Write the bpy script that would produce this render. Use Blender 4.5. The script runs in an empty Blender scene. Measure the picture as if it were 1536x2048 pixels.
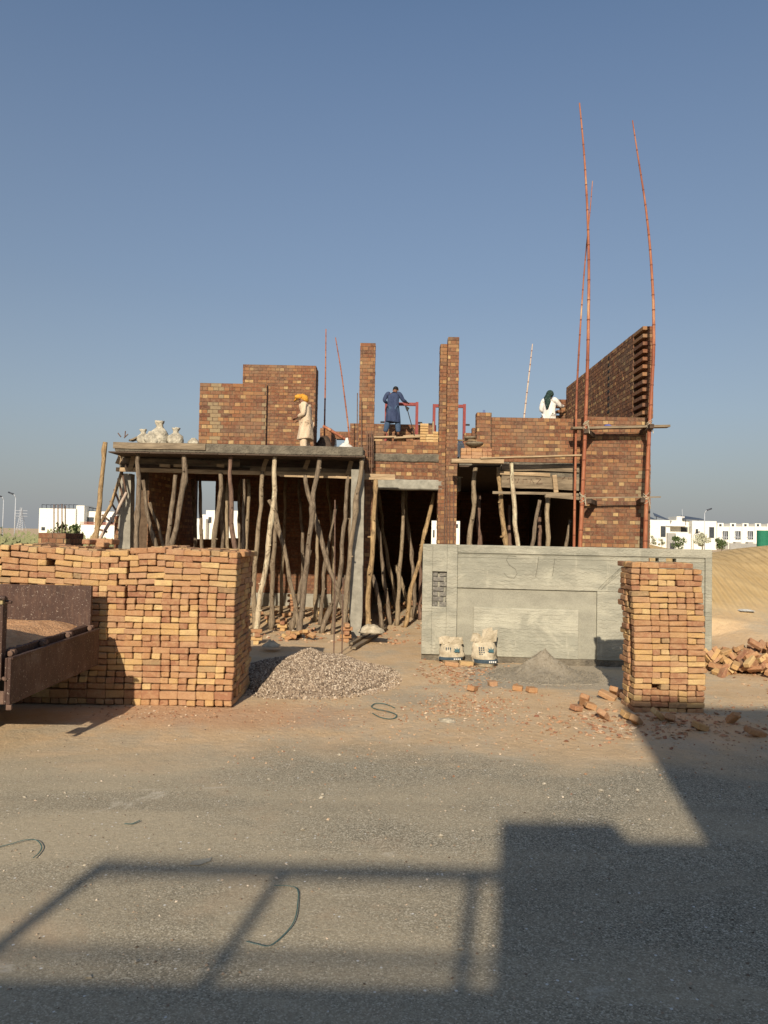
import bpy, bmesh, math, random
from mathutils import Vector, Matrix, noise, Euler
R = math.radians
C = bpy.context.scene.collection
scene = bpy.context.scene
random.seed(7)

# ------------------------------------------------------------------ camera, light, exposure
EYE = 2.13
cam_d = bpy.data.cameras.new('camera'); cam = bpy.data.objects.new('camera', cam_d); C.objects.link(cam)
cam_d.sensor_fit = 'VERTICAL'; cam_d.sensor_height = 36; cam_d.sensor_width = 27
FPX = 1480.0
cam_d.lens = 36 * FPX / 2048
cam_d.clip_start = 0.05; cam_d.clip_end = 8000
CAMROT = Matrix.Rotation(R(90 + 1.78), 3, 'X') @ Matrix.Rotation(R(1.1), 3, 'Z')
cam.location = (0, 0, EYE); cam.rotation_euler = CAMROT.to_euler()
scene.camera = cam

SUN_EL, SUN_AZ = 26.0, 10.0      # the sun stands behind the viewer, a little to the left
wd = bpy.data.worlds.new('World'); scene.world = wd; wd.use_nodes = True
nt = wd.node_tree; sky = nt.nodes.new('ShaderNodeTexSky'); sky.sky_type = 'NISHITA'
sky.sun_disc = False; sky.sun_elevation = R(SUN_EL); sky.sun_rotation = R(180 + SUN_AZ)
sky.air_density = 1.0; sky.dust_density = 1.0; sky.ozone_density = 1.6; sky.altitude = 50
nt.nodes['Background'].inputs['Strength'].default_value = 0.10
# dusty air lying along the horizon
_tc = nt.nodes.new('ShaderNodeTexCoord'); _sx = nt.nodes.new('ShaderNodeSeparateXYZ'); nt.links.new(_tc.outputs['Generated'], _sx.inputs[0])
_rp = nt.nodes.new('ShaderNodeValToRGB'); _e = _rp.color_ramp.elements; _e[0].position = 0.0; _e[0].color = (.97, .97, .97, 1); _e[1].position = .62; _e[1].color = (0, 0, 0, 1)
for _p, _c in ((.06, .80), (.16, .52), (.32, .26)):
    _q = _e.new(_p); _q.color = (_c, _c, _c, 1)
nt.links.new(_sx.outputs[2], _rp.inputs[0]); _mx = nt.nodes.new('ShaderNodeMix'); _mx.data_type = 'RGBA'
nt.links.new(_rp.outputs[0], _mx.inputs[0]); nt.links.new(sky.outputs[0], _mx.inputs[6]); _mx.inputs[7].default_value = (2.85, 2.98, 3.15, 1)
_r2 = nt.nodes.new('ShaderNodeValToRGB'); _e = _r2.color_ramp.elements; _e[0].position = 0.0; _e[0].color = (.88, .88, .88, 1); _e[1].position = .58; _e[1].color = (1, 1, 1, 1)
_q = _e.new(.3); _q.color = (.87, .87, .87, 1)
nt.links.new(_sx.outputs[2], _r2.inputs[0]); _m2 = nt.nodes.new('ShaderNodeMix'); _m2.data_type = 'RGBA'; _m2.blend_type = 'MULTIPLY'; _m2.inputs[0].default_value = 1.0
nt.links.new(_mx.outputs[2], _m2.inputs[6]); nt.links.new(_r2.outputs[0], _m2.inputs[7]); nt.links.new(_m2.outputs[2], nt.nodes['Background'].inputs[0])
sd = bpy.data.lights.new('sun', 'SUN'); sun = bpy.data.objects.new('sun', sd); C.objects.link(sun)
sd.energy = 4.6; sd.angle = R(0.53); sd.color = (1.0, 0.88, 0.71)
sdir = Vector((-math.sin(R(SUN_AZ)) * math.cos(R(SUN_EL)), -math.cos(R(SUN_AZ)) * math.cos(R(SUN_EL)), math.sin(R(SUN_EL))))
sun.rotation_euler = sdir.to_track_quat('Z', 'Y').to_euler()
sun.location = (-3, -10, 12)
scene.view_settings.view_transform = 'Standard'; scene.view_settings.look = 'None'
scene.view_settings.exposure = 0.25; scene.view_settings.gamma = 1.0

def P(px, py, Y):
    """world point at depth plane Y seen at photo pixel px,py"""
    d = CAMROT @ Vector(((px - 768) / FPX, -(py - 1024) / FPX, -1))
    return Vector((0, 0, EYE)) + d * (Y / d.y)

# ------------------------------------------------------------------ materials
class NT:
    def __init__(s, name):
        s.m = bpy.data.materials.new(name); s.m.use_nodes = True
        s.t = s.m.node_tree; s.n = s.t.nodes; s.l = s.t.links
        s.b = s.n['Principled BSDF']; s.b.inputs['Specular IOR Level'].default_value = 0.25
    def node(s, t, **kw):
        n = s.n.new(t)
        for k, v in kw.items():
            if k in n.inputs: 
                if hasattr(v, 'is_output'): s.l.new(v, n.inputs[k])
                else: n.inputs[k].default_value = v
            else: setattr(n, k, v)
        return n
    def coord(s, kind='Object', scale=(1, 1, 1), rot=(0, 0, 0)):
        c = s.node('ShaderNodeTexCoord'); m = s.node('ShaderNodeMapping')
        s.l.new(c.outputs[kind], m.inputs[0]); m.inputs['Scale'].default_value = scale; m.inputs['Rotation'].default_value = rot
        return m.outputs[0]
    def noise(s, vec, scale, detail=4, rough=.55, dist=0):
        n = s.node('ShaderNodeTexNoise', Scale=scale, Detail=detail, Roughness=rough, Distortion=dist)
        s.l.new(vec, n.inputs['Vector']); return n.outputs['Fac']
    def ramp(s, fac, stops, interp='LINEAR'):
        r = s.node('ShaderNodeValToRGB'); r.color_ramp.interpolation = interp
        e = r.color_ramp.elements
        while len(e) < len(stops): e.new(0.5)
        for i, (p, c) in enumerate(stops):
            e[i].position = p
            e[i].color = (c, c, c, 1) if isinstance(c, (int, float)) else (*c, 1)
        s.l.new(fac, r.inputs[0]); return r.outputs[0]
    def mix(s, fac, a, b, mode='MIX'):
        n = s.node('ShaderNodeMix', data_type='RGBA', blend_type=mode)
        for k, v in ((0, fac), (6, a), (7, b)):
            if hasattr(v, 'is_output'): s.l.new(v, n.inputs[k])
            elif isinstance(v, tuple): n.inputs[k].default_value = (*v, 1)
            else: n.inputs[k].default_value = v
        return n.outputs[2]
    def math(s, op, a, b=0.0, clamp=False):
        n = s.node('ShaderNodeMath', operation=op); n.use_clamp = clamp
        for k, v in ((0, a), (1, b)):
            if hasattr(v, 'is_output'): s.l.new(v, n.inputs[k])
            else: n.inputs[k].default_value = v
        return n.outputs[0]
    def bump(s, h, strength=.5, dist=.01, prev=None):
        n = s.node('ShaderNodeBump', Strength=strength, Distance=dist); s.l.new(h, n.inputs['Height'])
        if prev is not None: s.l.new(prev, n.inputs['Normal'])
        return n.outputs[0]
    def out(s, col, rough=.9, nrm=None, metal=0.0):
        if isinstance(col, tuple): s.b.inputs['Base Color'].default_value = (*col, 1)
        else: s.l.new(col, s.b.inputs['Base Color'])
        if hasattr(rough, 'is_output'): s.l.new(rough, s.b.inputs['Roughness'])
        else: s.b.inputs['Roughness'].default_value = rough
        s.b.inputs['Metallic'].default_value = metal
        if nrm is not None: s.l.new(nrm, s.b.inputs['Normal'])
        return s.m

def simple(name, c1, c2, scale=8, rough=.9, bs=30, bstr=.3, bd=.01, stretch=(1, 1, 1), metal=0.0, lo=.3, hi=.7):
    n = NT(name); v = n.coord('Object', stretch)
    f = n.noise(v, scale, 6, .65); col = n.ramp(f, [(lo, c1), (hi, c2)])
    h = n.noise(v, bs, 5, .6)
    return n.out(col, rough, n.bump(h, bstr, bd), metal)

BR_A = [(0.0, (.28, .13, .075)), (.2, (.36, .185, .095)), (.4, (.43, .24, .108)), (.55, (.40, .235, .135)),
        (.7, (.485, .30, .125)), (.85, (.53, .345, .145)), (.95, (.60, .43, .20)), (1.0, (.27, .185, .10))]
def brick_mat(name, stops, use_obj, bright=1.0, dirt=.35, nscale=9, blotc=(.47, .30, .16), wash=0):
    n = NT(name)
    if use_obj:
        f = n.node('ShaderNodeObjectInfo').outputs['Random']
    else:
        f = n.node('ShaderNodeAttribute', attribute_name='tint').outputs['Fac']
    col = n.ramp(f, stops)
    if bright != 1: col = n.mix(1.0, col, (bright, bright, bright), 'MULTIPLY')
    c = n.node('ShaderNodeNewGeometry').outputs['Position']
    big = n.noise(c, nscale, 5, .7)
    col = n.mix(n.ramp(big, [(.42, 0.0), (.72, dirt)]), col, (.30, .135, .075))
    blot = n.noise(c, 17, 4, .7, .4)
    col = n.mix(n.ramp(blot, [(.45, 0.0), (.62, .55)]), col, blotc)
    fine = n.noise(c, 70, 4, .7)
    col = n.mix(n.ramp(fine, [(.5, 0.0), (.75, .4)]), col, (.20, .09, .05))
    grey = n.math('GREATER_THAN', f, 1.01) if not use_obj else 0.0
    if not use_obj: col = n.mix(n.math('MULTIPLY', grey, .6), col, (.17, .135, .095))
    if wash: col = n.mix(n.ramp(n.noise(c, 1.3, 5, .7, .6), [(.48, 0.0), (.66, wash)]), col, (.19, .155, .105))
    nr = n.bump(n.noise(c, 40, 6, .75), .7, .012)
    return n.out(col, .92, nr)
BR_W = [(0.0, (.085, .036, .025)), (.25, (.15, .058, .032)), (.5, (.215, .088, .042)), (.7, (.29, .14, .062)), (.86, (.37, .215, .09)), (1.0, (.52, .37, .17))]
M = {}
M['pile_brick'] = brick_mat('stacked brick clay', BR_A, False)
M['one_brick'] = brick_mat('loose brick clay', BR_A, True)
M['wall_brick'] = brick_mat('wall brick clay', BR_W, False, dirt=.4, nscale=4, blotc=(.26, .17, .095), wash=.4)
M['grey_brick'] = simple('cement brushed brick', (.10, .095, .085), (.27, .25, .21), 25, .95)
M['mortar'] = simple('mortar', (.075, .048, .03), (.16, .11, .07), 12, .95, 60, .6, .01)
M['concrete'] = simple('cast concrete', (.20, .185, .15), (.36, .335, .27), 5, .92, 40, .5, .012)
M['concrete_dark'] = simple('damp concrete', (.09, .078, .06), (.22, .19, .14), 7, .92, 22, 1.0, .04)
M['concrete_pale'] = simple('pale concrete', (.20, .19, .155), (.38, .36, .29), 7, .92, 40, .5, .012)
def plaster(name, vertical=False, lt=1.0):
    n = NT(name); v = n.coord('Object')
    st = n.noise(n.coord('Object', (1.2, 1, 2.4)), 1.6, 6, .65)
    col = n.ramp(st, [(.30, (.245 * lt, .232 * lt, .18 * lt)), (.5, (.355 * lt, .338 * lt, .262 * lt)), (.70, (.46 * lt, .44 * lt, .34 * lt))])
    fine = n.noise(v, 60, 4, .7)
    col = n.mix(.35, col, n.ramp(fine, [(.3, (.20, .19, .15)), (.7, (.46, .44, .36))]))
    if vertical:
        w = n.node('ShaderNodeTexWave', wave_type='BANDS', bands_direction='X', Scale=9.0, Distortion=2.0, Detail=3.0)
        n.l.new(n.coord('Object', (2, 1, .3)), w.inputs['Vector'])
        h = w.outputs['Fac']; nr = n.bump(h, .35, .006)
        nr = n.bump(fine, .3, .01, nr)
    else:
        sp = n.node('ShaderNodeSeparateXYZ'); n.l.new(v, sp.inputs[0])
        wob = n.noise(n.coord('Object', (1, 1, 1)), 1.7, 3, .5); amp = n.ramp(n.noise(n.coord('Object', (1, 1, 1.6)), 1.1, 3, .6), [(.35, .15), (.65, 1.0)])
        si = n.math('SINE', n.math('ADD', n.math('MULTIPLY', sp.outputs[0], 2 * math.pi / .105), n.math('MULTIPLY', wob, 16.0)))
        zz = n.math('ADD', sp.outputs[2], n.math('MULTIPLY', n.math('MULTIPLY', si, amp), .013))
        zz = n.math('ADD', zz, n.math('MULTIPLY', n.noise(v, 2.2, 4, .6), .10))
        ln = n.math('FRACT', n.math('MULTIPLY', zz, 1 / .062))
        msk = n.ramp(n.noise(n.coord('Object', (1.5, 1, 5)), 2.0, 4, .7), [(.40, .0), (.60, 1.0)])
        groove = n.ramp(ln, [(0.0, 0.0), (.14, 1.0), (.86, .8), (1.0, 0.0)])
        nr = n.bump(n.math('MULTIPLY', groove, msk), 1.0, .0065)
        damp = n.ramp(n.noise(n.coord('Object', (1.0, 1, 1.8)), .9, 6, .7, .8), [(.46, 0.0), (.56, .45)])
        col = n.mix(damp, col, (.185, .185, .15))
        col = n.mix(n.ramp(n.noise(n.coord('Object', (3, 1, .5)), 2.5, 5, .7), [(.60, 0.0), (.72, .5)]), col, (.47, .44, .34))
        nr = n.bump(fine, .3, .008, nr)
    return n.out(col, .93, nr)
M['plaster'] = plaster('scratched grey plaster'); M['plaster_v'] = plaster('brushed grey plaster', True, .84); M['plaster_l'] = plaster('pale scratched plaster', False, 1.18)
def wood(name, c1, c2, c3=None):
    n = NT(name); v = n.coord('Object', (1, 1, .12))
    r = n.node('ShaderNodeObjectInfo').outputs['Random']
    f = n.noise(v, 34, 6, .7); col = n.ramp(f, [(.3, c1), (.68, c2)])
    if c3: col = n.mix(n.ramp(r, [(.45, 0.0), (.9, .85)]), col, n.ramp(f, [(.35, tuple(x * .62 for x in c3)), (.65, c3)]))
    kn = n.noise(n.coord('Object', (1, 1, .5)), 8, 5, .8, 1.5)
    col = n.mix(n.ramp(kn, [(.50, 0.0), (.62, .72)]), col, (.075, .048, .03))
    col = n.mix(n.ramp(n.noise(n.coord('Object', (2, 2, .4)), 6, 4, .7), [(.55, 0.0), (.66, .55)]), col, tuple(min(.8, x * 1.5) for x in c2))
    return n.out(col, .9, n.bump(f, 1.0, .02))
M['log'] = wood('bark stripped log', (.085, .062, .043), (.27, .21, .145), (.44, .34, .21))
M['log_pale'] = wood('pale peeled log', (.33, .25, .16), (.66, .55, .37))
M['log_gold'] = wood('yellow log', (.20, .125, .06), (.46, .32, .165))
M['log_dark'] = wood('dark bark log', (.09, .055, .04), (.24, .15, .105))
M['board'] = simple('weathered board', (.10, .075, .05), (.32, .25, .165), 14, .9, 40, .6, .006, (.15, 1, 1))
M['board_pale'] = simple('fresh sawn board', (.22, .15, .085), (.50, .37, .225), 16, .88, 40, .5, .006, (.15, 1, 1))
M['board_dark'] = simple('oiled shuttering board', (.035, .024, .017), (.115, .08, .056), 10, .85, 40, .5, .006, (.2, 1, 1))  # near-black tone puts the shade under the slabs into the wood colour
def bamboo():
    n = NT('red brown bamboo'); v = n.coord('Object', (1, 1, .25))
    f = n.noise(v, 5, 6, .7); col = n.ramp(f, [(.25, (.15, .045, .026)), (.45, (.27, .085, .042)), (.58, (.38, .15, .075)), (.72, (.56, .38, .21))])
    return n.out(col, .55, n.bump(n.noise(v, 40, 4), .4, .006))
M['bamboo'] = bamboo()
M['bamboo_node'] = simple('bamboo ring', (.12, .035, .02), (.28, .11, .06), 20, .7)
M['bamboo_grey'] = simple('faded bamboo', (.38, .27, .20), (.62, .52, .42), 12, .7, stretch=(1, 1, .3))
M['rust'] = simple('rusty bar', (.10, .06, .045), (.22, .14, .10), 20, .75, metal=.3)
M['red_steel'] = simple('red oxide paint', (.17, .022, .02), (.27, .045, .036), 12, .5, 40, .1)
M['dark'] = simple('dark rubber', (.02, .02, .02), (.045, .042, .04), 20, .8)
def truck_mat():
    n = NT('worn maroon steel'); v = n.coord('Object')
    f = n.noise(v, 3, 6, .7); col = n.ramp(f, [(.3, (.045, .026, .02)), (.55, (.078, .044, .033)), (.75, (.15, .11, .085))])
    sp = n.node('ShaderNodeTexVoronoi', Scale=26.0); n.l.new(n.noise and v, sp.inputs['Vector'])
    sc = n.noise(v, 45, 3, .8, .6)
    col = n.mix(n.ramp(sc, [(.62, 0.0), (.66, .8)]), col, (.42, .35, .28))
    st = n.noise(n.coord('Object', (6, 6, .8)), 5, 4, .7)
    col = n.mix(n.ramp(st, [(.5, 0.0), (.75, .5)]), col, (.17, .10, .065))
    return n.out(col, .62, n.bump(f, .3, .01), .15)
M['truck'] = truck_mat()
M['truck_paint'] = simple('peeling painted panel', (.10, .11, .10), (.42, .31, .14), 14, .7, 30, .4)
M['soil'] = simple('loose red sand', (.50, .26, .12), (.68, .40, .21), 9, .97, 35, .9, .03)
M['cement_heap'] = simple('grey mortar sand', (.36, .315, .235), (.52, .465, .36), 10, .97, 50, .8, .02)
M['mortar_sand'] = simple('grey sand and cement', (.24, .205, .15), (.36, .315, .24), 10, .97, 50, .9, .03)
M['sack'] = simple('woven sack', (.32, .265, .175), (.60, .52, .38), 9, .85, 25, .8, .02)
M['sack_white'] = simple('white woven sack', (.50, .48, .42), (.78, .76, .70), 9, .8, 25, .8, .02)
M['sack_roof'] = simple('cream woven sack', (.24, .215, .165), (.54, .49, .38), 7, .85, 14, .9, .05, lo=.34, hi=.6)
M['ink'] = simple('dark blue print', (.03, .05, .07), (.07, .10, .12), 30, .8)
M['leaf_ink'] = simple('teal leaf print', (.04, .10, .12), (.08, .17, .19), 30, .8)
M['white_print'] = simple('white print', (.6, .58, .52), (.75, .73, .68), 30, .8)
def gravel_mat():
    n = NT('crushed stone')
    f = n.node('ShaderNodeAttribute', attribute_name='tint').outputs['Fac']
    col = n.ramp(f, [(0, (.11, .08, .056)), (.3, (.24, .178, .125)), (.6, (.36, .278, .198)), (.85, (.48, .385, .285)), (1, (.64, .55, .43))])
    return n.out(col, .9)
M['gravel'] = gravel_mat()
M['chip'] = brick_mat('brick chips', [(0, (.25, .10, .06)), (.4, (.42, .22, .12)), (.7, (.52, .36, .22)), (1, (.62, .52, .38))], False)
M['hut_white'] = simple('white render', (.70, .68, .60), (.80, .78, .71), 2, .85, 20, .1)
M['hut_grey'] = simple('grey render', (.27, .26, .24), (.36, .35, .32), 2, .85, 20, .1)
M['glass'] = simple('dark window glass', (.03, .035, .04), (.07, .08, .09), 3, .2, 5, 0.02)
M['rail_red'] = simple('rust rail paint', (.38, .14, .08), (.46, .18, .11), 6, .7)
M['galv'] = simple('galvanised pole', (.42, .45, .48), (.55, .57, .6), 4, .5)
M['solar'] = simple('solar panel', (.03, .035, .05), (.07, .075, .09), 4, .35)
M['leaf'] = simple('leaf green', (.045, .075, .025), (.13, .17, .06), 3, .8)
M['leaf_dry'] = simple('dusty shrub leaf', (.13, .15, .07), (.26, .25, .13), 3, .85)
M['leaf_pale'] = simple('pale blossom leaf', (.30, .32, .20), (.55, .53, .38), 3, .85)
M['trunk'] = simple('tree bark', (.10, .075, .055), (.22, .17, .12), 9, .9)
M['net'] = simple('green shade net', (.01, .12, .07), (.03, .19, .11), 5, .8)
M['strap'] = simple('green strapping', (.04, .10, .09), (.10, .17, .15), 20, .6)
M['skin'] = simple('brown skin', (.16, .075, .045), (.23, .115, .07), 20, .6, 40, .1)
M['hair'] = simple('black hair', (.008, .007, .006), (.025, .02, .018), 60, .6, 90, .8)
M['eye'] = simple('eye', (.5, .48, .45), (.6, .58, .55), 5, .3)
def cloth(name, c1, c2, sc=6): return simple(name, c1, c2, sc, .9, 9, .9, .05, (1, 1, .4))
M['cream'] = cloth('cream cotton', (.52, .38, .25), (.74, .60, .43))
M['navy'] = cloth('slate blue cotton', (.022, .033, .075), (.055, .075, .14))
M['navy_leg'] = cloth('blue cotton', (.03, .055, .10), (.07, .11, .18))
M['white_cloth'] = cloth('off white cotton', (.60, .56, .50), (.80, .77, .72))
M['grey_cloth'] = cloth('pale grey cotton', (.40, .42, .42), (.60, .62, .62))
M['orange_cloth'] = simple('orange headcloth', (.50, .20, .02), (.72, .38, .06), 14, .9, 30, .8, .02)
def scarf():
    n = NT('dark green checked scarf'); v = n.coord('Object')
    f = n.noise(v, 28, 4, .8, .5); col = n.ramp(f, [(.45, (.012, .028, .022)), (.6, (.03, .055, .045)), (.68, (.36, .40, .36))])
    return n.out(col, .9, n.bump(f, .6, .01))
M['scarf'] = scarf()
M['blue_rag'] = simple('blue rag', (.06, .07, .22), (.12, .13, .32), 10, .9)
M['pan'] = simple('mortar crusted pan', (.13, .105, .07), (.27, .22, .15), 14, .9, 30, .6)

# ------------------------------------------------------------------ mesh builder
class MB:
    def __init__(s): s.v = []; s.f = []; s.m = []; s.t = []
    def poly(s, pts, faces, m=0, t=0.0):
        o = len(s.v); s.v += [tuple(p) for p in pts]
        for f in faces: s.f.append([o + i for i in f]); s.m.append(m); s.t.append(t)
    BF = [(0, 3, 2, 1), (4, 5, 6, 7), (0, 1, 5, 4), (1, 2, 6, 5), (2, 3, 7, 6), (3, 0, 4, 7)]
    def box(s, x0, x1, y0, y1, z0, z1, m=0, t=0.0, j=0.0):
        p = [(x0, y0, z0), (x1, y0, z0), (x1, y1, z0), (x0, y1, z0), (x0, y0, z1), (x1, y0, z1), (x1, y1, z1), (x0, y1, z1)]
        if j: p = [tuple(c + random.uniform(-j, j) for c in q) for q in p]
        s.poly(p, s.BF, m, t)
    def obox(s, c, d, rot=None, m=0, t=0.0, j=0.0, ch=0.0):
        hx, hy, hz = d[0] / 2, d[1] / 2, d[2] / 2
        if ch:
            p = []
            for sx, sy, sz in ((-1, -1, -1), (1, -1, -1), (1, 1, -1), (-1, 1, -1), (-1, -1, 1), (1, -1, 1), (1, 1, 1), (-1, 1, 1)):
                q = [sx * (hx) + random.uniform(-j, j), sy * hy + random.uniform(-j, j), sz * hz + random.uniform(-j, j)]
                p += [Vector((q[0], q[1] - sy * ch, q[2] - sz * ch)), Vector((q[0] - sx * ch, q[1], q[2] - sz * ch)), Vector((q[0] - sx * ch, q[1] - sy * ch, q[2]))]
            X = lambda i: 3 * i; Yv = lambda i: 3 * i + 1; Z = lambda i: 3 * i + 2
            F = [(X(1), X(2), X(6), X(5)), (X(3), X(0), X(4), X(7)), (Yv(0), Yv(1), Yv(5), Yv(4)), (Yv(2), Yv(3), Yv(7), Yv(6)),
                 (Z(0), Z(3), Z(2), Z(1)), (Z(4), Z(5), Z(6), Z(7)),
                 (Yv(1), X(1), X(5), Yv(5)), (X(2), Yv(2), Yv(6), X(6)), (Yv(3), X(3), X(7), Yv(7)), (X(0), Yv(0), Yv(4), X(4)),
                 (Z(0), Z(1), Yv(1), Yv(0)), (Z(1), Z(2), X(2), X(1)), (Z(2), Z(3), Yv(3), Yv(2)), (Z(3), Z(0), X(0), X(3)),
                 (Yv(4), Yv(5), Z(5), Z(4)), (X(5), X(6), Z(6), Z(5)), (Yv(6), Yv(7), Z(7), Z(6)), (X(7), X(4), Z(4), Z(7)),
                 (X(0), Z(0), Yv(0)), (Yv(1), Z(1), X(1)), (X(2), Z(2), Yv(2)), (Yv(3), Z(3), X(3)),
                 (Yv(4), Z(4), X(4)), (X(5), Z(5), Yv(5)), (Yv(6), Z(6), X(6)), (X(7), Z(7), Yv(7))]
        else:
            p = [Vector((sx * hx + random.uniform(-j, j), sy * hy + random.uniform(-j, j), sz * hz + random.uniform(-j, j))) for sx, sy, sz in
                 ((-1, -1, -1), (1, -1, -1), (1, 1, -1), (-1, 1, -1), (-1, -1, 1), (1, -1, 1), (1, 1, 1), (-1, 1, 1))]
            F = s.BF
        if rot is not None: p = [rot @ q for q in p]
        c = Vector(c); s.poly([q + c for q in p], F, m, t)
    def tube(s, pts, rad, n=8, m=0, t=0.0, lump=0.0, flat=1.0):
        pts = [Vector(p) for p in pts]; k = len(pts)
        if not isinstance(rad, (list, tuple)): rad = [rad] * k
        d0 = (pts[1] - pts[0]).normalized(); up = Vector((0, 0, 1)) if abs(d0.z) < .9 else Vector((1, 0, 0))
        V = []
        for i, p in enumerate(pts):
            d = (pts[min(i + 1, k - 1)] - pts[max(i - 1, 0)]).normalized()
            a = d.cross(up).normalized(); b = a.cross(d).normalized()
            for q in range(n):
                an = 2 * math.pi * q / n; r = rad[i] * (1 + random.uniform(-lump, lump))
                V.append(p + a * math.cos(an) * r + b * math.sin(an) * r * flat)
        F = []
        for i in range(k - 1):
            for q in range(n): F.append((i * n + q, i * n + (q + 1) % n, (i + 1) * n + (q + 1) % n, (i + 1) * n + q))
        F.append(tuple(range(n))[::-1]); F.append(tuple((k - 1) * n + q for q in range(n)))
        s.poly(V, F, m, t)
    def loft(s, rings, m=0, t=0.0, cap=True, mf=None):
        n = len(rings[0]); V = [p for r in rings for p in r]; o = len(s.v)
        s.v += [tuple(p) for p in V]
        for i in range(len(rings) - 1):
            for q in range(n):
                s.f.append([o + i * n + q, o + i * n + (q + 1) % n, o + (i + 1) * n + (q + 1) % n, o + (i + 1) * n + q])
                s.m.append(mf(i, q) if mf else m); s.t.append(t)
        if cap:
            s.f.append([o + q for q in range(n)][::-1]); s.m.append(m); s.t.append(t)
            s.f.append([o + (len(rings) - 1) * n + q for q in range(n)]); s.m.append(m); s.t.append(t)
    def build(s, name, mats, parent=None, smooth=False, loc=None):
        me = bpy.data.meshes.new(name)
        v = s.v
        if loc is not None: v = [(a - loc[0], b - loc[1], c - loc[2]) for a, b, c in v]
        me.from_pydata(v, [], s.f)
        if not isinstance(mats, (list, tuple)): mats = [mats]
        for q in mats: me.materials.append(q)
        me.polygons.foreach_set('material_index', s.m)
        if smooth: me.polygons.foreach_set('use_smooth', [True] * len(s.f))
        a = me.attributes.new('tint', 'FLOAT', 'FACE'); a.data.foreach_set('value', s.t)
        me.update()
        o = bpy.data.objects.new(name, me); C.objects.link(o)
        if loc is not None: o.location = loc
        if parent is not None: o.parent = parent
        return o
def tag(o, label=None, cat=None, group=None, kind=None):
    if label: o['label'] = label
    if cat: o['category'] = cat
    if group: o['group'] = group
    if kind: o['kind'] = kind
    return o
def empty(name, loc=(0, 0, 0), rz=0.0):
    o = bpy.data.objects.new(name, None); o.empty_display_size = .2; C.objects.link(o); o.location = loc; o.rotation_euler = (0, 0, rz); return o
def nz(*a): return noise.noise(Vector(a if len(a) == 3 else (a[0], a[1] if len(a) > 1 else 0, 0)))
def sst(a, b, x):
    t = max(0, min(1, (x - a) / (b - a))); return t * t * (3 - 2 * t)

# ------------------------------------------------------------------ ground
def gh(x, y):
    z = 0.0
    site = sst(7.0, 9.5, y)
    near = 1 - sst(60, 140, abs(y) + abs(x))
    z += site * near * (.035 * nz(x * .9, y * .9, 3) + .012 * nz(x * 3.3, y * 3.3, 5))
    z += .012 * nz(x * .5, y * .5, 8) * near
    z += sst(16, 19, y) * .12 * (1 - sst(26, 30, y)) * (1 - sst(5.6, 6.2, x))
    # dune to the right of the house
    cr = 1.93 + .13 * math.sin(x * .9 + 1.2) + .10 * nz(x * .35, 2.2, 0) - .22 * math.exp(-((x - 9.9) / 1.3) ** 2)
    d = sst(5.9, 8.3, x + .09 * (y - 14)) if y < 15.6 else sst(5.8, 6.9, x)
    up = sst(13.2, 23.5, y + .35 * (9.5 - x)); dn = 1 - .62 * sst(24.5, 36, y)
    far = 1 - .75 * sst(50, 130, y)
    z += cr * d * up * dn * far * (1 - sst(60, 120, x))
    z += .35 * sst(30, 60, y) * (1 - sst(80, 140, y)) * nz(x * .05, y * .05, 1) * sst(5, 10, abs(x))
    return z
def axis(a, b, step, far, g=1.16):
    xs = []; x = a
    while x < b: xs.append(x); x += step
    xs.append(b); s = step; x = b
    while x < far: s *= g; x += s; xs.append(x)
    s = step; x = a
    while x > -far: s *= g; x -= s; xs.insert(0, x)
    return xs
gx = axis(-9, 14, .16, 3500); gy = axis(-2, 26, .16, 4500)
V = [(x, y, gh(x, y)) for y in gy for x in gx]; n = len(gx)
F = [(j * n + i, j * n + i + 1, (j + 1) * n + i + 1, (j + 1) * n + i) for j in range(len(gy) - 1) for i in range(n - 1)]
me = bpy.data.meshes.new('ground'); me.from_pydata(V, [], F); me.polygons.foreach_set('use_smooth', [True] * len(F))
ground = bpy.data.objects.new('ground', me); C.objects.link(ground); ground['kind'] = 'structure'
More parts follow.
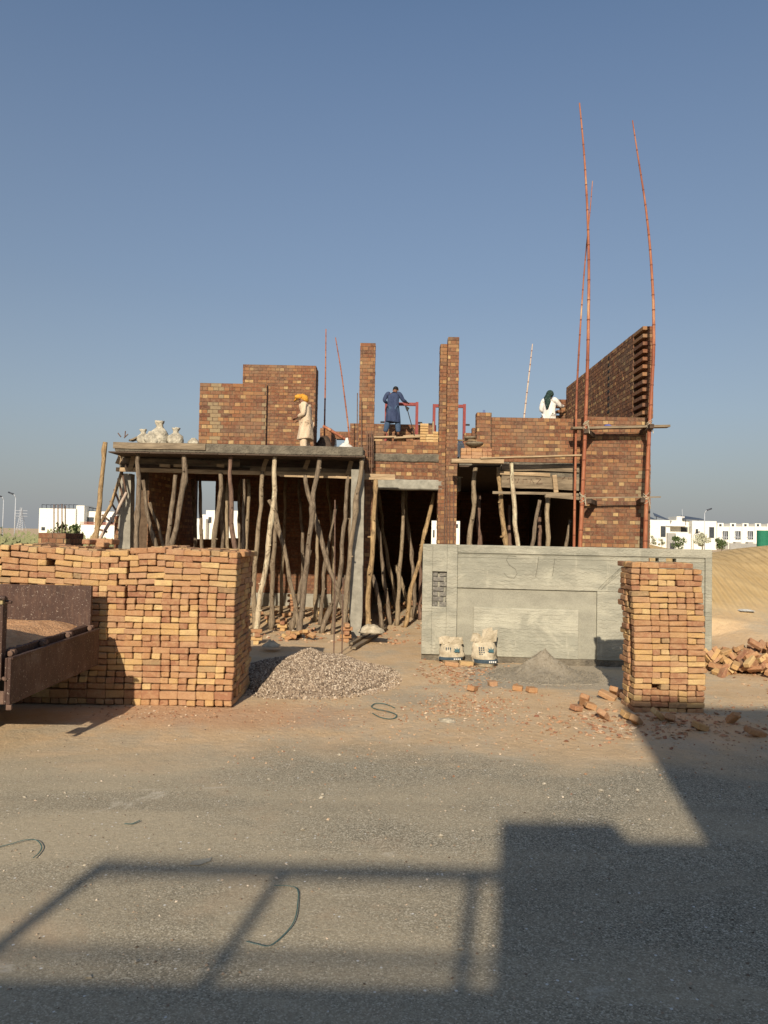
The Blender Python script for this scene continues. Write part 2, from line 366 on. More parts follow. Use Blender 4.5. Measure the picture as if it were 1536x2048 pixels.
def ground_mat():
    n = NT('sandy ground and dusty asphalt'); g = n.node('ShaderNodeNewGeometry').outputs['Position']
    sx = n.node('ShaderNodeSeparateXYZ'); n.l.new(g, sx.inputs[0]); x, y, z = sx.outputs
    # asphalt
    vo = n.node('ShaderNodeTexVoronoi', Scale=130.0); n.l.new(g, vo.inputs['Vector'])
    agg = n.node('ShaderNodeSeparateColor'); n.l.new(vo.outputs['Color'], agg.inputs[0])
    asph = n.ramp(agg.outputs[0], [(0, (.125, .11, .078)), (.4, (.26, .23, .165)), (.8, (.40, .355, .26)), (1, (.64, .58, .45))])
    mpb = n.node('ShaderNodeMapping'); n.l.new(g, mpb.inputs[0]); mpb.inputs['Scale'].default_value = (.55, 1.25, 1)
    big = n.noise(mpb.outputs[0], .62, 7, .66, .5); mid = n.noise(g, 2.6, 6, .7)
    dust = n.ramp(big, [(.42, 0.0), (.58, 1.0)])
    fine = n.noise(g, 38, 5, .75)
    fsh = n.noise(g, 9, 5, .7)
    dustm = n.math('MULTIPLY', dust, n.ramp(fsh, [(.3, .55), (.6, 1.0)]))
    # more dust to the left and towards the site
    dl = n.math('MULTIPLY_ADD', x, -.13); 
    n.n[-1].inputs[2].default_value = .12
    dl2 = n.math('ADD', n.math('MAXIMUM', dl, 0.0), n.math('MULTIPLY', dustm, .75), True)
    asph = n.mix(n.math('MULTIPLY', dl2, .8), asph, n.ramp(fine, [(.3, (.37, .305, .205)), (.7, (.55, .465, .32))]))
    mt_ = n.node('ShaderNodeMapping'); n.l.new(g, mt_.inputs[0]); mt_.inputs['Scale'].default_value = (.07, 1.6, 1); mt_.inputs['Rotation'].default_value = (0, 0, .04)
    asph = n.mix(n.ramp(n.noise(mt_.outputs[0], 1.0, 4, .6, .3), [(.46, 0.0), (.60, .16)]), asph, (.17, .15, .11))
    red2 = n.ramp(n.noise(g, .9, 5, .6, .4), [(.56, 0.0), (.68, .45)])
    asph = n.mix(n.math('MULTIPLY', red2, n.ramp(x, [(0.0, 1.0), (.5, .2)])), asph, (.46, .33, .21))
    vs = n.node('ShaderNodeTexVoronoi', Scale=34.0); n.l.new(g, vs.inputs['Vector']); sc_ = n.node('ShaderNodeSeparateColor'); n.l.new(vs.outputs['Color'], sc_.inputs[0])
    spk = n.math('MULTIPLY', n.math('GREATER_THAN', sc_.outputs[0], .975), n.math('LESS_THAN', vs.outputs['Distance'], .26))
    asph = n.mix(spk, asph, (.68, .66, .60))
    pale = n.ramp(n.noise(mpb.outputs[0], 1.3, 5, .7, 1.0), [(.63, 0.0), (.70, .6)])
    asph = n.mix(pale, asph, (.58, .52, .41))
    # sand
    sand = n.ramp(mid, [(.25, (.54, .37, .20)), (.5, (.63, .455, .265)), (.75, (.66, .51, .335))])
    sand = n.mix(n.ramp(fine, [(.35, .35), (.7, 0.0)]), sand, (.36, .25, .155))
    greyd = n.ramp(n.noise(g, .8, 6, .65, .2), [(.49, 0.0), (.6, .7)])
    sand = n.mix(greyd, sand, n.ramp(fine, [(.3, (.36, .30, .21)), (.7, (.53, .45, .32))]))
    # trodden mortar patch in front of the plastered wall
    ax = n.math('ABSOLUTE', n.math('ADD', x, -2.75)); ay = n.math('ABSOLUTE', n.math('ADD', y, -11.55))
    am = n.math('MAXIMUM', n.math('MULTIPLY', ax, .66), n.math('MULTIPLY', ay, .92)); am = n.math('ADD', am, n.math('MULTIPLY', n.math('ADD', mid, -.5), .55))
    sand = n.mix(n.ramp(am, [(.88, .9), (1.06, 0.0)]), sand, n.ramp(fine, [(.3, (.30, .26, .19)), (.7, (.45, .395, .30))]))
    # reddish brick dust around the left pile
    dx = n.math('ADD', x, 2.0); dy = n.math('ADD', y, -8.7)
    rr = n.math('ADD', n.math('MULTIPLY', n.math('MULTIPLY', dx, dx), .13), n.math('MULTIPLY', n.math('MULTIPLY', dy, dy), 1.0))
    red = n.ramp(n.math('ADD', rr, n.math('MULTIPLY', mid, .7)), [(.35, .6), (1.25, 0.0)])
    # boundary road / verge
    edge = n.math('ADD', y, n.math('MULTIPLY', big, 2.2)); edge = n.math('ADD', edge, n.math('MULTIPLY', mid, .9))
    em = n.ramp(n.math('MULTIPLY', n.math('ADD', edge, -7.6), .5, True), [(.3, 0.0), (.85, 1.0)])
    col = n.mix(em, asph, sand)
    col = n.mix(red, col, n.ramp(fine, [(.3, (.42, .215, .115)), (.7, (.58, .33, .19))]))
    # clean yellow dune sand
    dm = n.math('MULTIPLY', n.math('ADD', z, n.math('MULTIPLY', mid, .35)), 1.0)
    dm = n.ramp(dm, [(.55, 0.0), (1.0, 1.0)])
    sepm = n.math('MULTIPLY', dm, n.math('GREATER_THAN', x, 5.5))
    dsand = n.ramp(n.noise(g, 1.2, 4, .5), [(.3, (.54, .37, .165)), (.7, (.63, .45, .215))])
    col = n.mix(sepm, col, dsand)
    # dune ripples
    w = n.node('ShaderNodeTexWave', wave_type='BANDS', bands_direction='X', Scale=1.5, Distortion=3.2, Detail=3.0)
    w.inputs['Detail Scale'].default_value = .7
    mp = n.node('ShaderNodeMapping'); n.l.new(g, mp.inputs[0]); mp.inputs['Rotation'].default_value = (0, 0, R(33)); mp.inputs['Scale'].default_value = (1, .35, .35)
    n.l.new(mp.outputs[0], w.inputs['Vector'])
    rip = n.math('MULTIPLY', w.outputs['Fac'], sepm)
    nr = n.bump(rip, .8, .06)
    hh = n.math('ADD', n.math('MULTIPLY', n.math('MULTIPLY', agg.outputs[1], n.math('SUBTRACT', 1.0, em)), .5), n.math('MULTIPLY', fine, .8))
    nr = n.bump(hh, .6, .012, nr)
    nr = n.bump(n.math('MULTIPLY', n.noise(g, 11, 5, .7), em), .5, .05, nr)
    return n.out(col, .95, nr)
me.materials.append(ground_mat())

# ------------------------------------------------------------------ brick walls (bricks are small proud slabs over a mortar core)
CO = .081
def tint_w(header): return (random.uniform(.55, .98) if random.random() < .5 else random.uniform(.2, .6)) if header else (random.uniform(0, .5) if random.random() < .85 else random.uniform(.4, .75))
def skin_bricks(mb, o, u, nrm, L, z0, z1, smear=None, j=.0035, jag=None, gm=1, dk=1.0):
    """lay brick faces over a plane: o origin, u direction along, nrm outward, L length"""
    rows = max(1, round((z1 - z0) / CO)); h = (z1 - z0) / rows
    for r in range(rows):
        header = (r + gm) % 2 == 0; step = .1165 if header else .233
        a = -(.058 if header else 0); 
        za, zb = z0 + r * h + .005, z0 + (r + 1) * h - .005
        while a < L - .02:
            b = min(a + step - .010, L); aa = max(a, 0)
            if b - aa > .03 and not (jag and jag((aa + b) / 2, (za + zb) / 2)):
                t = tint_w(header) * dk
                if smear and smear((aa + b) / 2, (za + zb) / 2): t = 1.5
                pr = random.uniform(.002, .009)
                q = []
                for z in (za, zb):
                    for (s, w) in ((aa, -.015), (b, -.015), (b, pr), (aa, pr)):
                        jj = j if w > 0 else 0
                        pt = Vector(o) + Vector(u) * (s + random.uniform(-jj, jj)) + Vector(nrm) * (w + random.uniform(-jj, jj) * .6)
                        q.append((pt.x, pt.y, z + random.uniform(-jj, jj)))
                mb.poly(q, [(3, 2, 1, 0), (4, 5, 6, 7), (0, 1, 5, 4), (1, 2, 6, 5), (2, 3, 7, 6), (3, 0, 4, 7)] if False else MB.BF, 0, t)
            a += step
def wall(name, x0, x1, y0, y1, z0, z1, parent, faces='F', **kw):
    mb = MB(); mb.box(x0, x1, y0, y1, z0, z1, 1)
    if 'F' in faces: skin_bricks(mb, (x0, y0, 0), (1, 0, 0), (0, -1, 0), x1 - x0, z0, z1, **kw)
    if 'L' in faces: skin_bricks(mb, (x0, y0, 0), (0, 1, 0), (-1, 0, 0), y1 - y0, z0, z1, gm=0)
    if 'R' in faces: skin_bricks(mb, (x1, y0, 0), (0, 1, 0), (1, 0, 0), y1 - y0, z0, z1, gm=0)
    if 'T' in faces:
        a = x0
        while a < x1 - .02:
            b = min(a + .1065, x1); mb.box(a, b, y0 + .004, y1 - .004, z1 - .01, z1 + random.uniform(.0, .012), 0, tint_w(True)); a += .1165
    return mb.build(name, [M['wall_brick'], M['mortar']], parent)
SZ = 3.93; SB = 3.74; GZ = -.05
house = empty('unfinished_brick_house', (0, 16, 0))
tag(house, 'two storey brick house under construction with wooden props under its concrete slab', 'house')
def par(o, p=None):
    p = p or house; o.parent = p; o.matrix_parent_inverse = Matrix.Translation(-Vector(p.location)) if p.rotation_euler.z == 0 else (Matrix.Translation(p.location) @ Matrix.Rotation(p.rotation_euler.z, 4, 'Z')).inverted(); return o
_w = wall
def wall(name, *a, **k):
    return par(_w(name, *a[:6], None, *a[7:], **k))
def X(px, Y, py=1000): return P(px, py, Y).x
def Z(px, py, Y): return P(px, py, Y).z

# upper storey
def sm_A(u, z): return (.24 < u + .05 * math.sin(z * 7) < .44 and random.random() < .6) or (u > 1.28 and random.random() < .8)
xa0, xa1 = X(399, 15.8, 820), X(532, 15.8, 820)
wall('brick_wall', xa0, xa1, 15.8, 16.03, SZ, Z(465, 767, 15.8), None, 'FLR', smear=sm_A)
xb0, xb1 = X(484, 19.7, 820), X(630, 19.7, 820)
def hole_B(u, z): return abs(u - 1.52) < .06 and abs(z - (Z(603, 837, 19.7))) < .04
wall('brick_wall', xb0, xb1, 19.7, 20.4, SZ, Z(557, 730, 19.7), None, 'FR', jag=hole_B)
# pillars
wall('brick_pillar', X(719, 16.2, 800), X(748.5, 16.2, 800), 16.2, 16.52, GZ, Z(736, 686, 16.2), None, 'FLR')
wall('brick_pillar', X(879, 16.32, 850), X(896.5, 16.32, 850), 16.32, 16.62, GZ, Z(890, 688, 16.32), None, 'FLR')
wall('brick_pillar', X(894, 16.05, 850), X(915.5, 16.05, 850), 16.05, 16.32, GZ, Z(908, 674, 16.05), None, 'FLR')
# wall over the door between the pillars, concrete band and lintel
xm0, xm1 = X(745, 16.35, 930), X(886, 16.35, 930)
zl1, zl0 = Z(815, 959, 16.35), Z(815, 979, 16.35)
wall('brick_wall', xm0, xm1, 16.38, 16.6, zl1, Z(815, 883, 16.38), None, 'F')
def slabby(name, x0, x1, y0, y1, z0, z1, m, n=14, amp=.01, parent=None, mats=None):
    """a cast concrete member with slightly uneven faces"""
    bm = bmesh.new(); bmesh.ops.create_cube(bm, size=1)
    for v in bm.verts: v.co = Vector(((x0 + x1) / 2 + v.co.x * (x1 - x0), (y0 + y1) / 2 + v.co.y * (y1 - y0), (z0 + z1) / 2 + v.co.z * (z1 - z0)))
    bmesh.ops.bevel(bm, geom=bm.edges[:], offset=min(.02, (z1 - z0) * .2), segments=1, affect='EDGES')
    L = max(x1 - x0, y1 - y0, z1 - z0); cuts = max(1, min(60, int(L / .12)))
    ax = (x1 - x0, y1 - y0, z1 - z0).index(L)
    for k in range(1, cuts):
        co = [0, 0, 0]; co[ax] = [x0, y0, z0][ax] + L * k / cuts; no = [0, 0, 0]; no[ax] = 1
        bmesh.ops.bisect_plane(bm, geom=bm.verts[:] + bm.edges[:] + bm.faces[:], plane_co=co, plane_no=no)
    for v in bm.verts: v.co += Vector((nz(*(v.co * 2.7 + Vector((7, 0, 0)))), nz(*(v.co * 2.7)), nz(*(v.co * 2.7 + Vector((0, 9, 0)))))) * amp
    me = bpy.data.meshes.new(name); bm.to_mesh(me); bm.free(); me.materials.append(m)
    o = bpy.data.objects.new(name, me); C.objects.link(o)
    return par(o) if parent is None else o
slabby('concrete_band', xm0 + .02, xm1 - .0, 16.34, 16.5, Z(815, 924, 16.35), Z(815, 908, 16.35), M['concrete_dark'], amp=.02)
slabby('lintel', X(752, 16.3, 970), xm1 + .01, 16.31, 16.62, zl0, zl1, M['concrete_pale'])
# roof slab: porch part and main part
xs0, xs1 = X(229, 15.1, 890), X(727, 15.1, 900)
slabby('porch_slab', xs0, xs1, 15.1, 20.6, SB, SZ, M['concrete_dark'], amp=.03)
slabby('main_slab', xs1 + .003, 5.60, 16.62, 26.4, SB - .003, SZ - .005, M['concrete'], amp=.004)
_mb = MB(); _mb.box(xs1 + .01, 5.5, 16.64, 26.3, SB - .04, SB - .006); par(_mb.build('soffit_board', M['board_dark']))  # added dark sheet, paints the deep shade under the main slab
slabby('rear_slab', xs0 + .02, xs1, 20.61, 26.4, SB + .3, SZ + .3, M['concrete'], amp=.004) if False else None
# right hand bay: wall above opening, pier, right front wall, side wall
xr0, xr1 = X(984, 15.7, 870), X(1168, 15.7, 870)
zr0 = Z(1075, 925, 15.7)
wall('brick_wall', xr0, xr1, 15.7, 15.93, zr0, Z(1075, 836, 15.7), None, 'FL')
wall('brick_pier', X(954, 15.62, 860), X(983, 15.62, 860), 15.62, 15.9, Z(968, 917, 15.62), Z(968, 825, 15.62), None, 'FL')
xf0, xf1 = X(1166, 15.5, 950), X(1291, 15.5, 950)
def sm_F(u, z): return (u > 1.08 and 1.9 < z < 3.6 and random.random() < .6)
wall('brick_wall', xf0, xf1, 15.5, 15.73, GZ, Z(1228, 834, 15.5), None, 'FLR', smear=sm_F)
# side wall running back with toothing for the wall to come
side = MB(); xw1 = X(1307, 15.6, 740); xw0 = xw1 - .23; ztop = Z(1300, 652, 15.6)
zb = Z(1228, 834, 15.5) + .002
side.box(xw0, xw1, 15.74, 24.0, GZ, zb, 1); side.box(xw0 - .3, xw1, 24.01, 26.4, GZ, SZ, 1); side.box(xw0, xw1, 16.2, 22.2, zb, ztop, 1)
skin_bricks(side, (xw0, 16.2, 0), (0, 1, 0), (-1, 0, 0), 6.0, zb, ztop)
skin_bricks(side, (xw1, 15.74, 0), (0, 1, 0), (1, 0, 0), 6.4, GZ, ztop)
rows = int((ztop - zb) / CO); h = (ztop - zb) / rows
for r in range(rows):
    z0, z1 = zb + r * h + .004, zb + (r + 1) * h - .004
    out = r % 2 == 1
    xa = xw0 - .004 if out else xw0 + .115
    side.box(xw0 + .12, xw1 - .006, 15.64, 16.2, z0 - .004, z1 + .004, 1)
    a = xa
    for k in range(2 if not out else 2):
        b = xw1 + .003 if k else (xa + xw1) / 2
        side.box(a + .004, b - .003, 15.6 + random.uniform(-.004, .006), 16.198, z0, z1, 0, random.uniform(.1, .8)); a = b
for yy in (17.9, ):
    for r in range(0, rows, 2):
        side.box(xw0 - .012, xw0 + .01, yy, yy + .13, zb + r * h + .006, zb + (r + 1) * h - .006, 2)  # dark patches paint the shade of toothing pockets onto the wall face
par(side.build('side_wall', [M['wall_brick'], M['mortar'], M['dark']]))
# far toothed pier beside the man in white
pier = MB(); px0, px1 = X(1122, 22.4, 820), X(1138, 22.4, 820); zp = Z(1130, 797, 22.4)
rows = int((zp - SZ) / CO)
for r in range(rows):
    e = .12 if r % 2 else 0
    pier.box(px0 - e + .004, px1, 22.4 + random.uniform(-.005, .005), 22.64, SZ + r * CO + .004, SZ + (r + 1) * CO - .003, 0, random.uniform(.1, .8))
pier.box(px0 + .01, px1 - .01, 22.42, 22.63, SZ, SZ + rows * CO, 1)
par(pier.build('toothed_pier', [M['wall_brick'], M['mortar']]))
wall('low_brick_wall', X(1090, 23, 830), px1 + .6, 23.5, 23.7, SZ, Z(1110, 834, 23.5), None, 'F')
# far upper walls behind the worker in blue
wall('brick_wall', X(700, 25.6, 860), X(853, 25.6, 860), 25.6, 25.83, SZ, Z(775, 848, 25.6), None, 'F')
wall('brick_wall', X(850, 25.4, 860), X(872, 25.4, 860), 25.4, 25.6, SZ, Z(860, 850, 25.4), None, 'FR')
wall('parapet_beam', X(640, 26, 870), X(722, 26, 870), 26.0, 26.3, Z(680, 878, 26), Z(680, 863, 26), None, 'F')
wall('brick_wall', X(640, 24, 870), X(662, 24, 870), 24.0, 25.9, SZ, Z(650, 856, 24), None, 'FR')
pp = MB()
for q in (660, 672): pp.tube([P(q, 900, 25.9), P(q - .5, 878, 25.9)], .03, 6)
par(pp.build('white_post', M['hut_white']))
wall('stepped_wall', X(929, 22, 860), X(956, 22, 860), 22.0, 22.23, SZ, Z(945, 866, 22), None, 'FL')
wall('stepped_wall', X(943, 22, 860), X(960, 22, 860), 21.76, 21.99, SZ, Z(950, 858, 22), None, 'FL')
# ground floor interior
xl = X(262, 16.0, 1050)
wall('brick_pier', X(229, 16.1, 1060), X(250, 16.1, 1060), 16.1, 16.4, GZ, Z(240, 1032, 16.1), None, 'FLR')
wall('inner_wall', xl, xl + .23, 16.42, 20.5, GZ, SB, None, 'R')
# rear wall of the porch with window openings
wx = [X(382, 20.5, 1020), X(430, 20.5, 1020), X(455, 20.5, 1040), X(477, 20.5, 1040)]
zw1, zw0 = Z(400, 961, 20.5), Z(400, 1078, 20.5); zq1, zq0 = Z(465, 1002, 20.5), Z(465, 1076, 20.5)
xmid = X(742, 20.5)
xq = xl + .23
for (a, b, c, d) in ((xq, wx[0], GZ, SB), (wx[0], wx[1], zw1, SB), (wx[0], wx[1], GZ, zw0), (wx[1], wx[2], GZ, SB),
                     (wx[2], wx[3], zq1, SB), (wx[2], wx[3], GZ, zq0), (wx[3], xmid, GZ + 0.52, SB)):
    wall('rear_porch_wall', a, b, 20.5, 20.73, c, d - .002, None, 'F', dk=.6)  # brick tint scaled down, painting porch shade onto the rear wall
slabby('plinth', wx[3], xmid, 20.44, 20.72, GZ, GZ + .52, M['concrete'], amp=.01)
# partition between porch and hall, hall side, back wall with a window
wall('partition_wall', X(733, 16.5, 1050) - .06, X(733, 16.5, 1050) + .1, 16.53, 20.5, GZ, SB - .003, None, 'LR')
wall('partition_wall', xmid - .23, xmid, 20.74, 26.1, GZ, SB - .004, None, 'LR')
vx0, vx1 = X(863, 26.1, 1060), X(921, 26.1, 1060); vz = Z(892, 1041, 26.1)
for (a, b, c, d) in ((xmid - .23, vx0, GZ, SB), (vx0, vx1, vz, SB), (vx0, vx1, GZ, .8), (vx1, 5.7, GZ, SB)):
    wall('back_wall', a, b, 26.11, 26.34, c, d - .005, None, 'F', dk=.6)  # lowered tint paints the dark of the room onto these bricks
# front concrete column at the slab corner and smaller column on the left pier
def column(name, px_top, py_top, px_b, py_b, Y, w, m, foot=False):
    a = P(px_top, py_top, Y); b = P(px_b, py_b, Y); mb = MB(); rings = []
    for k in range(14):
        t = k / 13; c = a.lerp(b, t); ww = w / 2
        if foot and t > .86: ww = w / 2 * (1 - (t - .86) * 3.2)
        ww *= 1 + .05 * nz(t * 9, 4, 1)
        rings.append([(c.x - ww, Y - w / 2, c.z), (c.x + ww, Y - w / 2, c.z), (c.x + ww, Y + w / 2, c.z), (c.x - ww, Y + w / 2, c.z)])
    mb.loft(rings[::-1]); return par(mb.build(name, m))
column('concrete_column', 716, 940, 712, 1278, 15.55, .27, M['concrete'], True)
column('concrete_column', 254, 948, 252, 1100, 16.2, .26, M['concrete'])
# starter bars
def bar1(name, a, b, r):
    mb = MB(); mb.tube([a, b], r, 5); par(mb.build(name, M['rust']))
for q, y0, y1 in ((735, 862, 950), (739, 868, 948), (743, 862, 955), (746, 870, 935)): bar1('starter_bar', P(q, y1, 16.08), P(q, y0, 16.08), .008)
for yy in range(875, 950, 14): bar1('stirrup', P(734, yy, 16.09), P(747, yy + 1, 16.09), .005)
bar1('starter_bar', P(714, 905, 16.12), P(715, 786, 16.12), .011); bar1('starter_bar', P(723, 905, 16.12), P(723, 800, 16.12), .009)
for q in (889, 893, 899, 907): bar1('starter_bar', P(q, 1088, 16.0), P(q + .6, 955, 16.0), .009)

# ------------------------------------------------------------------ shuttering
def beam_obj(name, a, b, w, h, m, label=None, cat=None, group=None, sag=0.0, parent=None):
    a, b = Vector(a), Vector(b); L = (b - a).length; n = max(2, int(L / .35)); d = (b - a).normalized()
    s = d.cross(Vector((0, 0, 1))).normalized(); u = s.cross(d).normalized(); mb = MB(); rings = []
    for k in range(n + 1):
        t = k / n; c = a.lerp(b, t) + u * (nz(t * 4, L, a.x) * .012 - sag * 4 * t * (1 - t)) + s * nz(t * 3, L, 4) * .008
        ww = w / 2 * (1 + .08 * nz(t * 9, a.z, 2)); hh = h / 2 * (1 + .08 * nz(t * 8, a.z, 5))
        rings.append([c - s * ww - u * hh, c + s * ww - u * hh, c + s * ww + u * hh, c - s * ww + u * hh])
    mb.loft(rings); o = mb.build(name, m, None, loc=tuple(a))
    if label: tag(o, label, cat, group)
    if parent: par(o, parent)
    return o
sh = empty('slab_shuttering', (-3, 15.5, 3.6)); tag(sh, 'long run of timber shuttering boards nailed under the left porch slab', 'shuttering')
xs = xs0 - .1
beam_obj('edge_board', (xs0 - .02, 15.085, SZ - .07), (X(411, 15.08, 890), 15.085, SZ - .075), .02, .13, M['board'], 'pale worn board with faded red paint marks', parent=sh)
mbs = MB(); k = xs
while k < xs1:
    b = min(k + .28, xs1 + .02); mbs.box(k + .003, b - .003, 15.03 + random.uniform(-.02, .01), 17.2, SB - .035 + random.uniform(-.004, 0), SB - .012, 0); k += .28
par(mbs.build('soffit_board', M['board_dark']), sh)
Yb = 15.92
for (p0, p1, y0, y1, mt, dy) in ((236, 720, 904, 912, 'board_dark', -.01), (236, 480, 918, 930, 'board', 0), (480, 716, 916, 934, 'board_dark', .004),
                                 (250, 500, 931, 944, 'board_dark', -.012), (500, 722, 935, 948, 'board', -.006)):
    a = P(p0, (y0 + y1) / 2 - 3, Yb + dy); b = P(p1, (y0 + y1) / 2 + 5, Yb + dy); a.z += .0
    beam_obj('beam_board', a, b, .03, (y1 - y0) / 93, M[mt], parent=sh)
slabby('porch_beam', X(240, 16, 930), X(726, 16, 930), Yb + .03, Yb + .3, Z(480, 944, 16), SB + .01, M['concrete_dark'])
beam_obj('beam_batten', P(233, 939, 15.78), P(790, 953, 15.78), .07, .085, M['board_pale'], parent=sh)
beam_obj('beam_batten', P(560, 951, 15.74), P(790, 958, 15.74), .05, .05, M['board_pale'], parent=sh)
for q, y0, y1, dx in ((362, 930, 936, 28), (441, 930, 936, 14), (330, 930, 936, 20)):
    beam_obj('packing_block', P(q - dx / 2, 931, 15.7), P(q + dx / 2, 932, 15.7), .06, .06, M['board_pale'], parent=sh)
for q, y0, y1 in ((527, 918, 942), (697, 922, 950), (612, 915, 938), (237, 905, 928), (262, 905, 940)):
    beam_obj('wedge_board', P(q + 6, y0, 15.74), P(q - 2, y1, 15.72), .04, .09, M['board_pale'], parent=sh)
# faint painted marks on the boards
mk = MB()
def stroke(mb, pts, Y, r=.008): mb.tube([P(a, b, Y) for a, b in pts], r, 4, flat=.3)
for ox in (505, 520, 548, 566, 590):
    stroke(mk, [(ox, 926), (ox + 8, 924), (ox + 2, 934), (ox + 10, 935)], Yb - .02)
for ox in (310, 385, 398, 412): stroke(mk, [(ox, 922), (ox + 6, 928)], Yb - .02)
stroke(mk, [(416, 922), (424, 922), (417, 929), (426, 929)], Yb - .02)
par(mk.build('paint_mark', simple('faded red paint', (.20, .05, .045), (.30, .10, .085), 20)), sh)
# right hand shuttering
sr = empty('beam_shuttering', (3.4, 15.6, 3.4)); tag(sr, 'grey weathered shuttering boards with faded red lettering over the right opening', 'shuttering')
beam_obj('beam_board', P(1004, 934, 15.64), P(1158, 938, 15.64), .03, .13, M['board'], parent=sr)
beam_obj('beam_board', P(1000, 946, 15.60), P(1100, 950, 15.60), .03, .07, M['board_pale'], parent=sr)
beam_obj('beam_board', P(1003, 962, 15.63), P(1160, 968, 15.63), .03, .27, M['board'], parent=sr)
beam_obj('beam_batten', P(985, 985, 15.55), P(1160, 989, 15.55), .06, .055, M['board'], parent=sr)
beam_obj('prop_head', P(1090, 991, 15.4), P(1172, 998, 15.4), .09, .07, M['board'], parent=sr)
beam_obj('wedge_board', P(1108, 950, 15.55), P(1112, 985, 15.55), .05, .09, M['board_pale'], parent=sr)
slabby('right_beam', X(1000, 15.8), xf0 + .001, 15.68, 15.92, Z(1080, 976, 15.8), zr0 - .002, M['concrete_dark'])
mk = MB()
for L in ([(1014, 958), (1020, 956), (1018, 966)], [(1030, 957), (1034, 966), (1038, 957)], [(1046, 966), (1046, 958), (1054, 958), (1054, 966)],
          [(1060, 966), (1062, 958), (1068, 966)], [(1072, 957), (1082, 957), (1073, 967), (1085, 967)], [(1124, 950), (1130, 954), (1124, 958)], [(1140, 950), (1136, 958), (1144, 957)]):
    stroke(mk, L, 15.595, .009)
par(mk.build('paint_mark', simple('faded maroon paint', (.22, .07, .06), (.33, .13, .11), 20)), sr)
beam_obj('scaffold_board', P(902, 922, 15.35), P(1006, 924, 15.35), .24, .08, M['board_pale'], 'thick weathered plank over the dark right opening, beside the middle pillar', 'plank')
beam_obj('scaffold_board', P(960, 917, 15.3), P(1164, 911, 15.3), .2, .03, M['board_pale'], 'long thin pale plank running from the middle pillar to the bamboo poles', 'plank')

# ------------------------------------------------------------------ wooden props
def prop(pts, Y, r, mt='log', label=None, ground_to=None, group='rough wooden props under the slabs', lean=0.0, name='wooden_prop'):
    """pts are photo pixels from top to bottom; the foot is carried on down to the ground"""
    W = [P(x, y, Y + lean * i / max(1, len(pts) - 1)) for i, (x, y) in enumerate(pts)]
    g = gh(W[-1].x, W[-1].y) - .02
    if ground_to is not None: g = ground_to
    if W[-1].z > g + .05:
        d = (W[-1] - W[-2]); 
        if d.z > -.01: d = Vector((0, 0, -1))
        t = (g - W[-1].z) / d.z; e = W[-1] + d * t; e.x = W[-1].x + (e.x - W[-1].x) * .7; e.z = g; W.append(e)
    # resample
    Q = []; 
    for a, b in zip(W, W[1:]):
        k = max(1, int((b - a).length / .16))
        for i in range(k): Q.append(a.lerp(b, i / k))
    Q.append(W[-1]); n = len(Q); s = random.random() * 50
    # smooth
    for _ in range(2): Q = [Q[0]] + [(Q[i - 1] + Q[i] * 2 + Q[i + 1]) / 4 for i in range(1, n - 1)] + [Q[-1]]
    rr = []
    for i in range(n):
        t = i / (n - 1); w = r * (.86 + .26 * t) * (1 + .2 * nz(t * 7, s, 2))
        if nz(t * 13, s, 9) > .38: w *= 1.34
        rr.append(w); Q[i] = Q[i] + Vector((nz(t * 6, s, 1), nz(t * 6, s, 4), 0)) * .042 + Vector((nz(t * 17, s, 7), 0, 0)) * .014
    mb = MB(); mb.tube(Q, rr, 9, lump=.09)
    for _ in range(random.randint(1, 4)):
        i = random.randint(2, max(2, n - 3)); a = random.uniform(-2.6, -.5)
        d = Vector((math.cos(a), math.sin(a), random.uniform(-.3, .6))).normalized()
        mb.tube([Q[i], Q[i] + d * rr[i] * 1.5, Q[i] + d * rr[i] * random.uniform(1.6, 2.1)], [rr[i] * .5, rr[i] * .35, rr[i] * .22], 6)
    o = mb.build(name, M[mt], None, True, loc=tuple(W[-1]))
    tag(o, label, 'prop', group); return o
F1 = 15.2
prop([(211, 884), (205, 950), (197, 1020), (192, 1072)], F1, .05, 'log_gold', 'yellowish wooden prop at the far left end of the slab, outside the ladder')
prop([(279, 888), (277, 960), (275, 1030), (273, 1092)], F1, .052, 'log', 'straight grey prop at the slab edge, right of the brick corner pier')
prop([(371, 895), (368, 960), (358, 1020), (344, 1090)], F1, .055, 'log', 'prop at the slab edge leaning to meet a darker prop at its foot')
prop([(463, 900), (460, 980), (462, 1030), (470, 1092)], F1, .05, 'log_dark', 'dark peeling prop at the slab edge above the right end of the brick pile')
prop([(551, 905), (549, 980), (543, 1040), (534, 1110), (526, 1170), (513, 1240)], F1, .052, 'log_pale', 'palest peeled prop, bowing and reaching the ground just right of the brick pile')
prop([(641, 906), (629, 985), (622, 1050), (616, 1110), (609, 1170), (600, 1238)], F1, .055, 'log', 'knotty prop at the slab edge with a rough burr at its head')
prop([(726, 911), (716, 985), (706, 1060), (699, 1130), (690, 1200), (686, 1250)], F1, .052, 'log', 'smooth brown prop leaning across the pale concrete column')
F2 = 15.74
prop([(350, 950), (347, 1000), (340, 1050), (336, 1092)], F2, .05, 'log', 'short prop with a cloth scrap tied on, behind the leaning pair')
prop([(441, 946), (438, 1010), (431, 1060), (426, 1094)], F2, .055, 'log', 'stout grey prop carrying the timber batten beside the window gap')
prop([(525, 942), (522, 1010), (515, 1080), (509, 1160), (508, 1236)], F2, .05, 'log', 'grey brown prop under the batten, left of the palest peeled prop')
prop([(611, 950), (620, 1000), (636, 1060), (655, 1120), (672, 1170), (690, 1232)], F2, .052, 'log', 'long prop slanting down to the right behind the knotty prop')
prop([(697, 952), (691, 1020), (686, 1090), (678, 1160), (668, 1235)], F2, .045, 'log', 'thin prop under the batten, left of the pale concrete column')
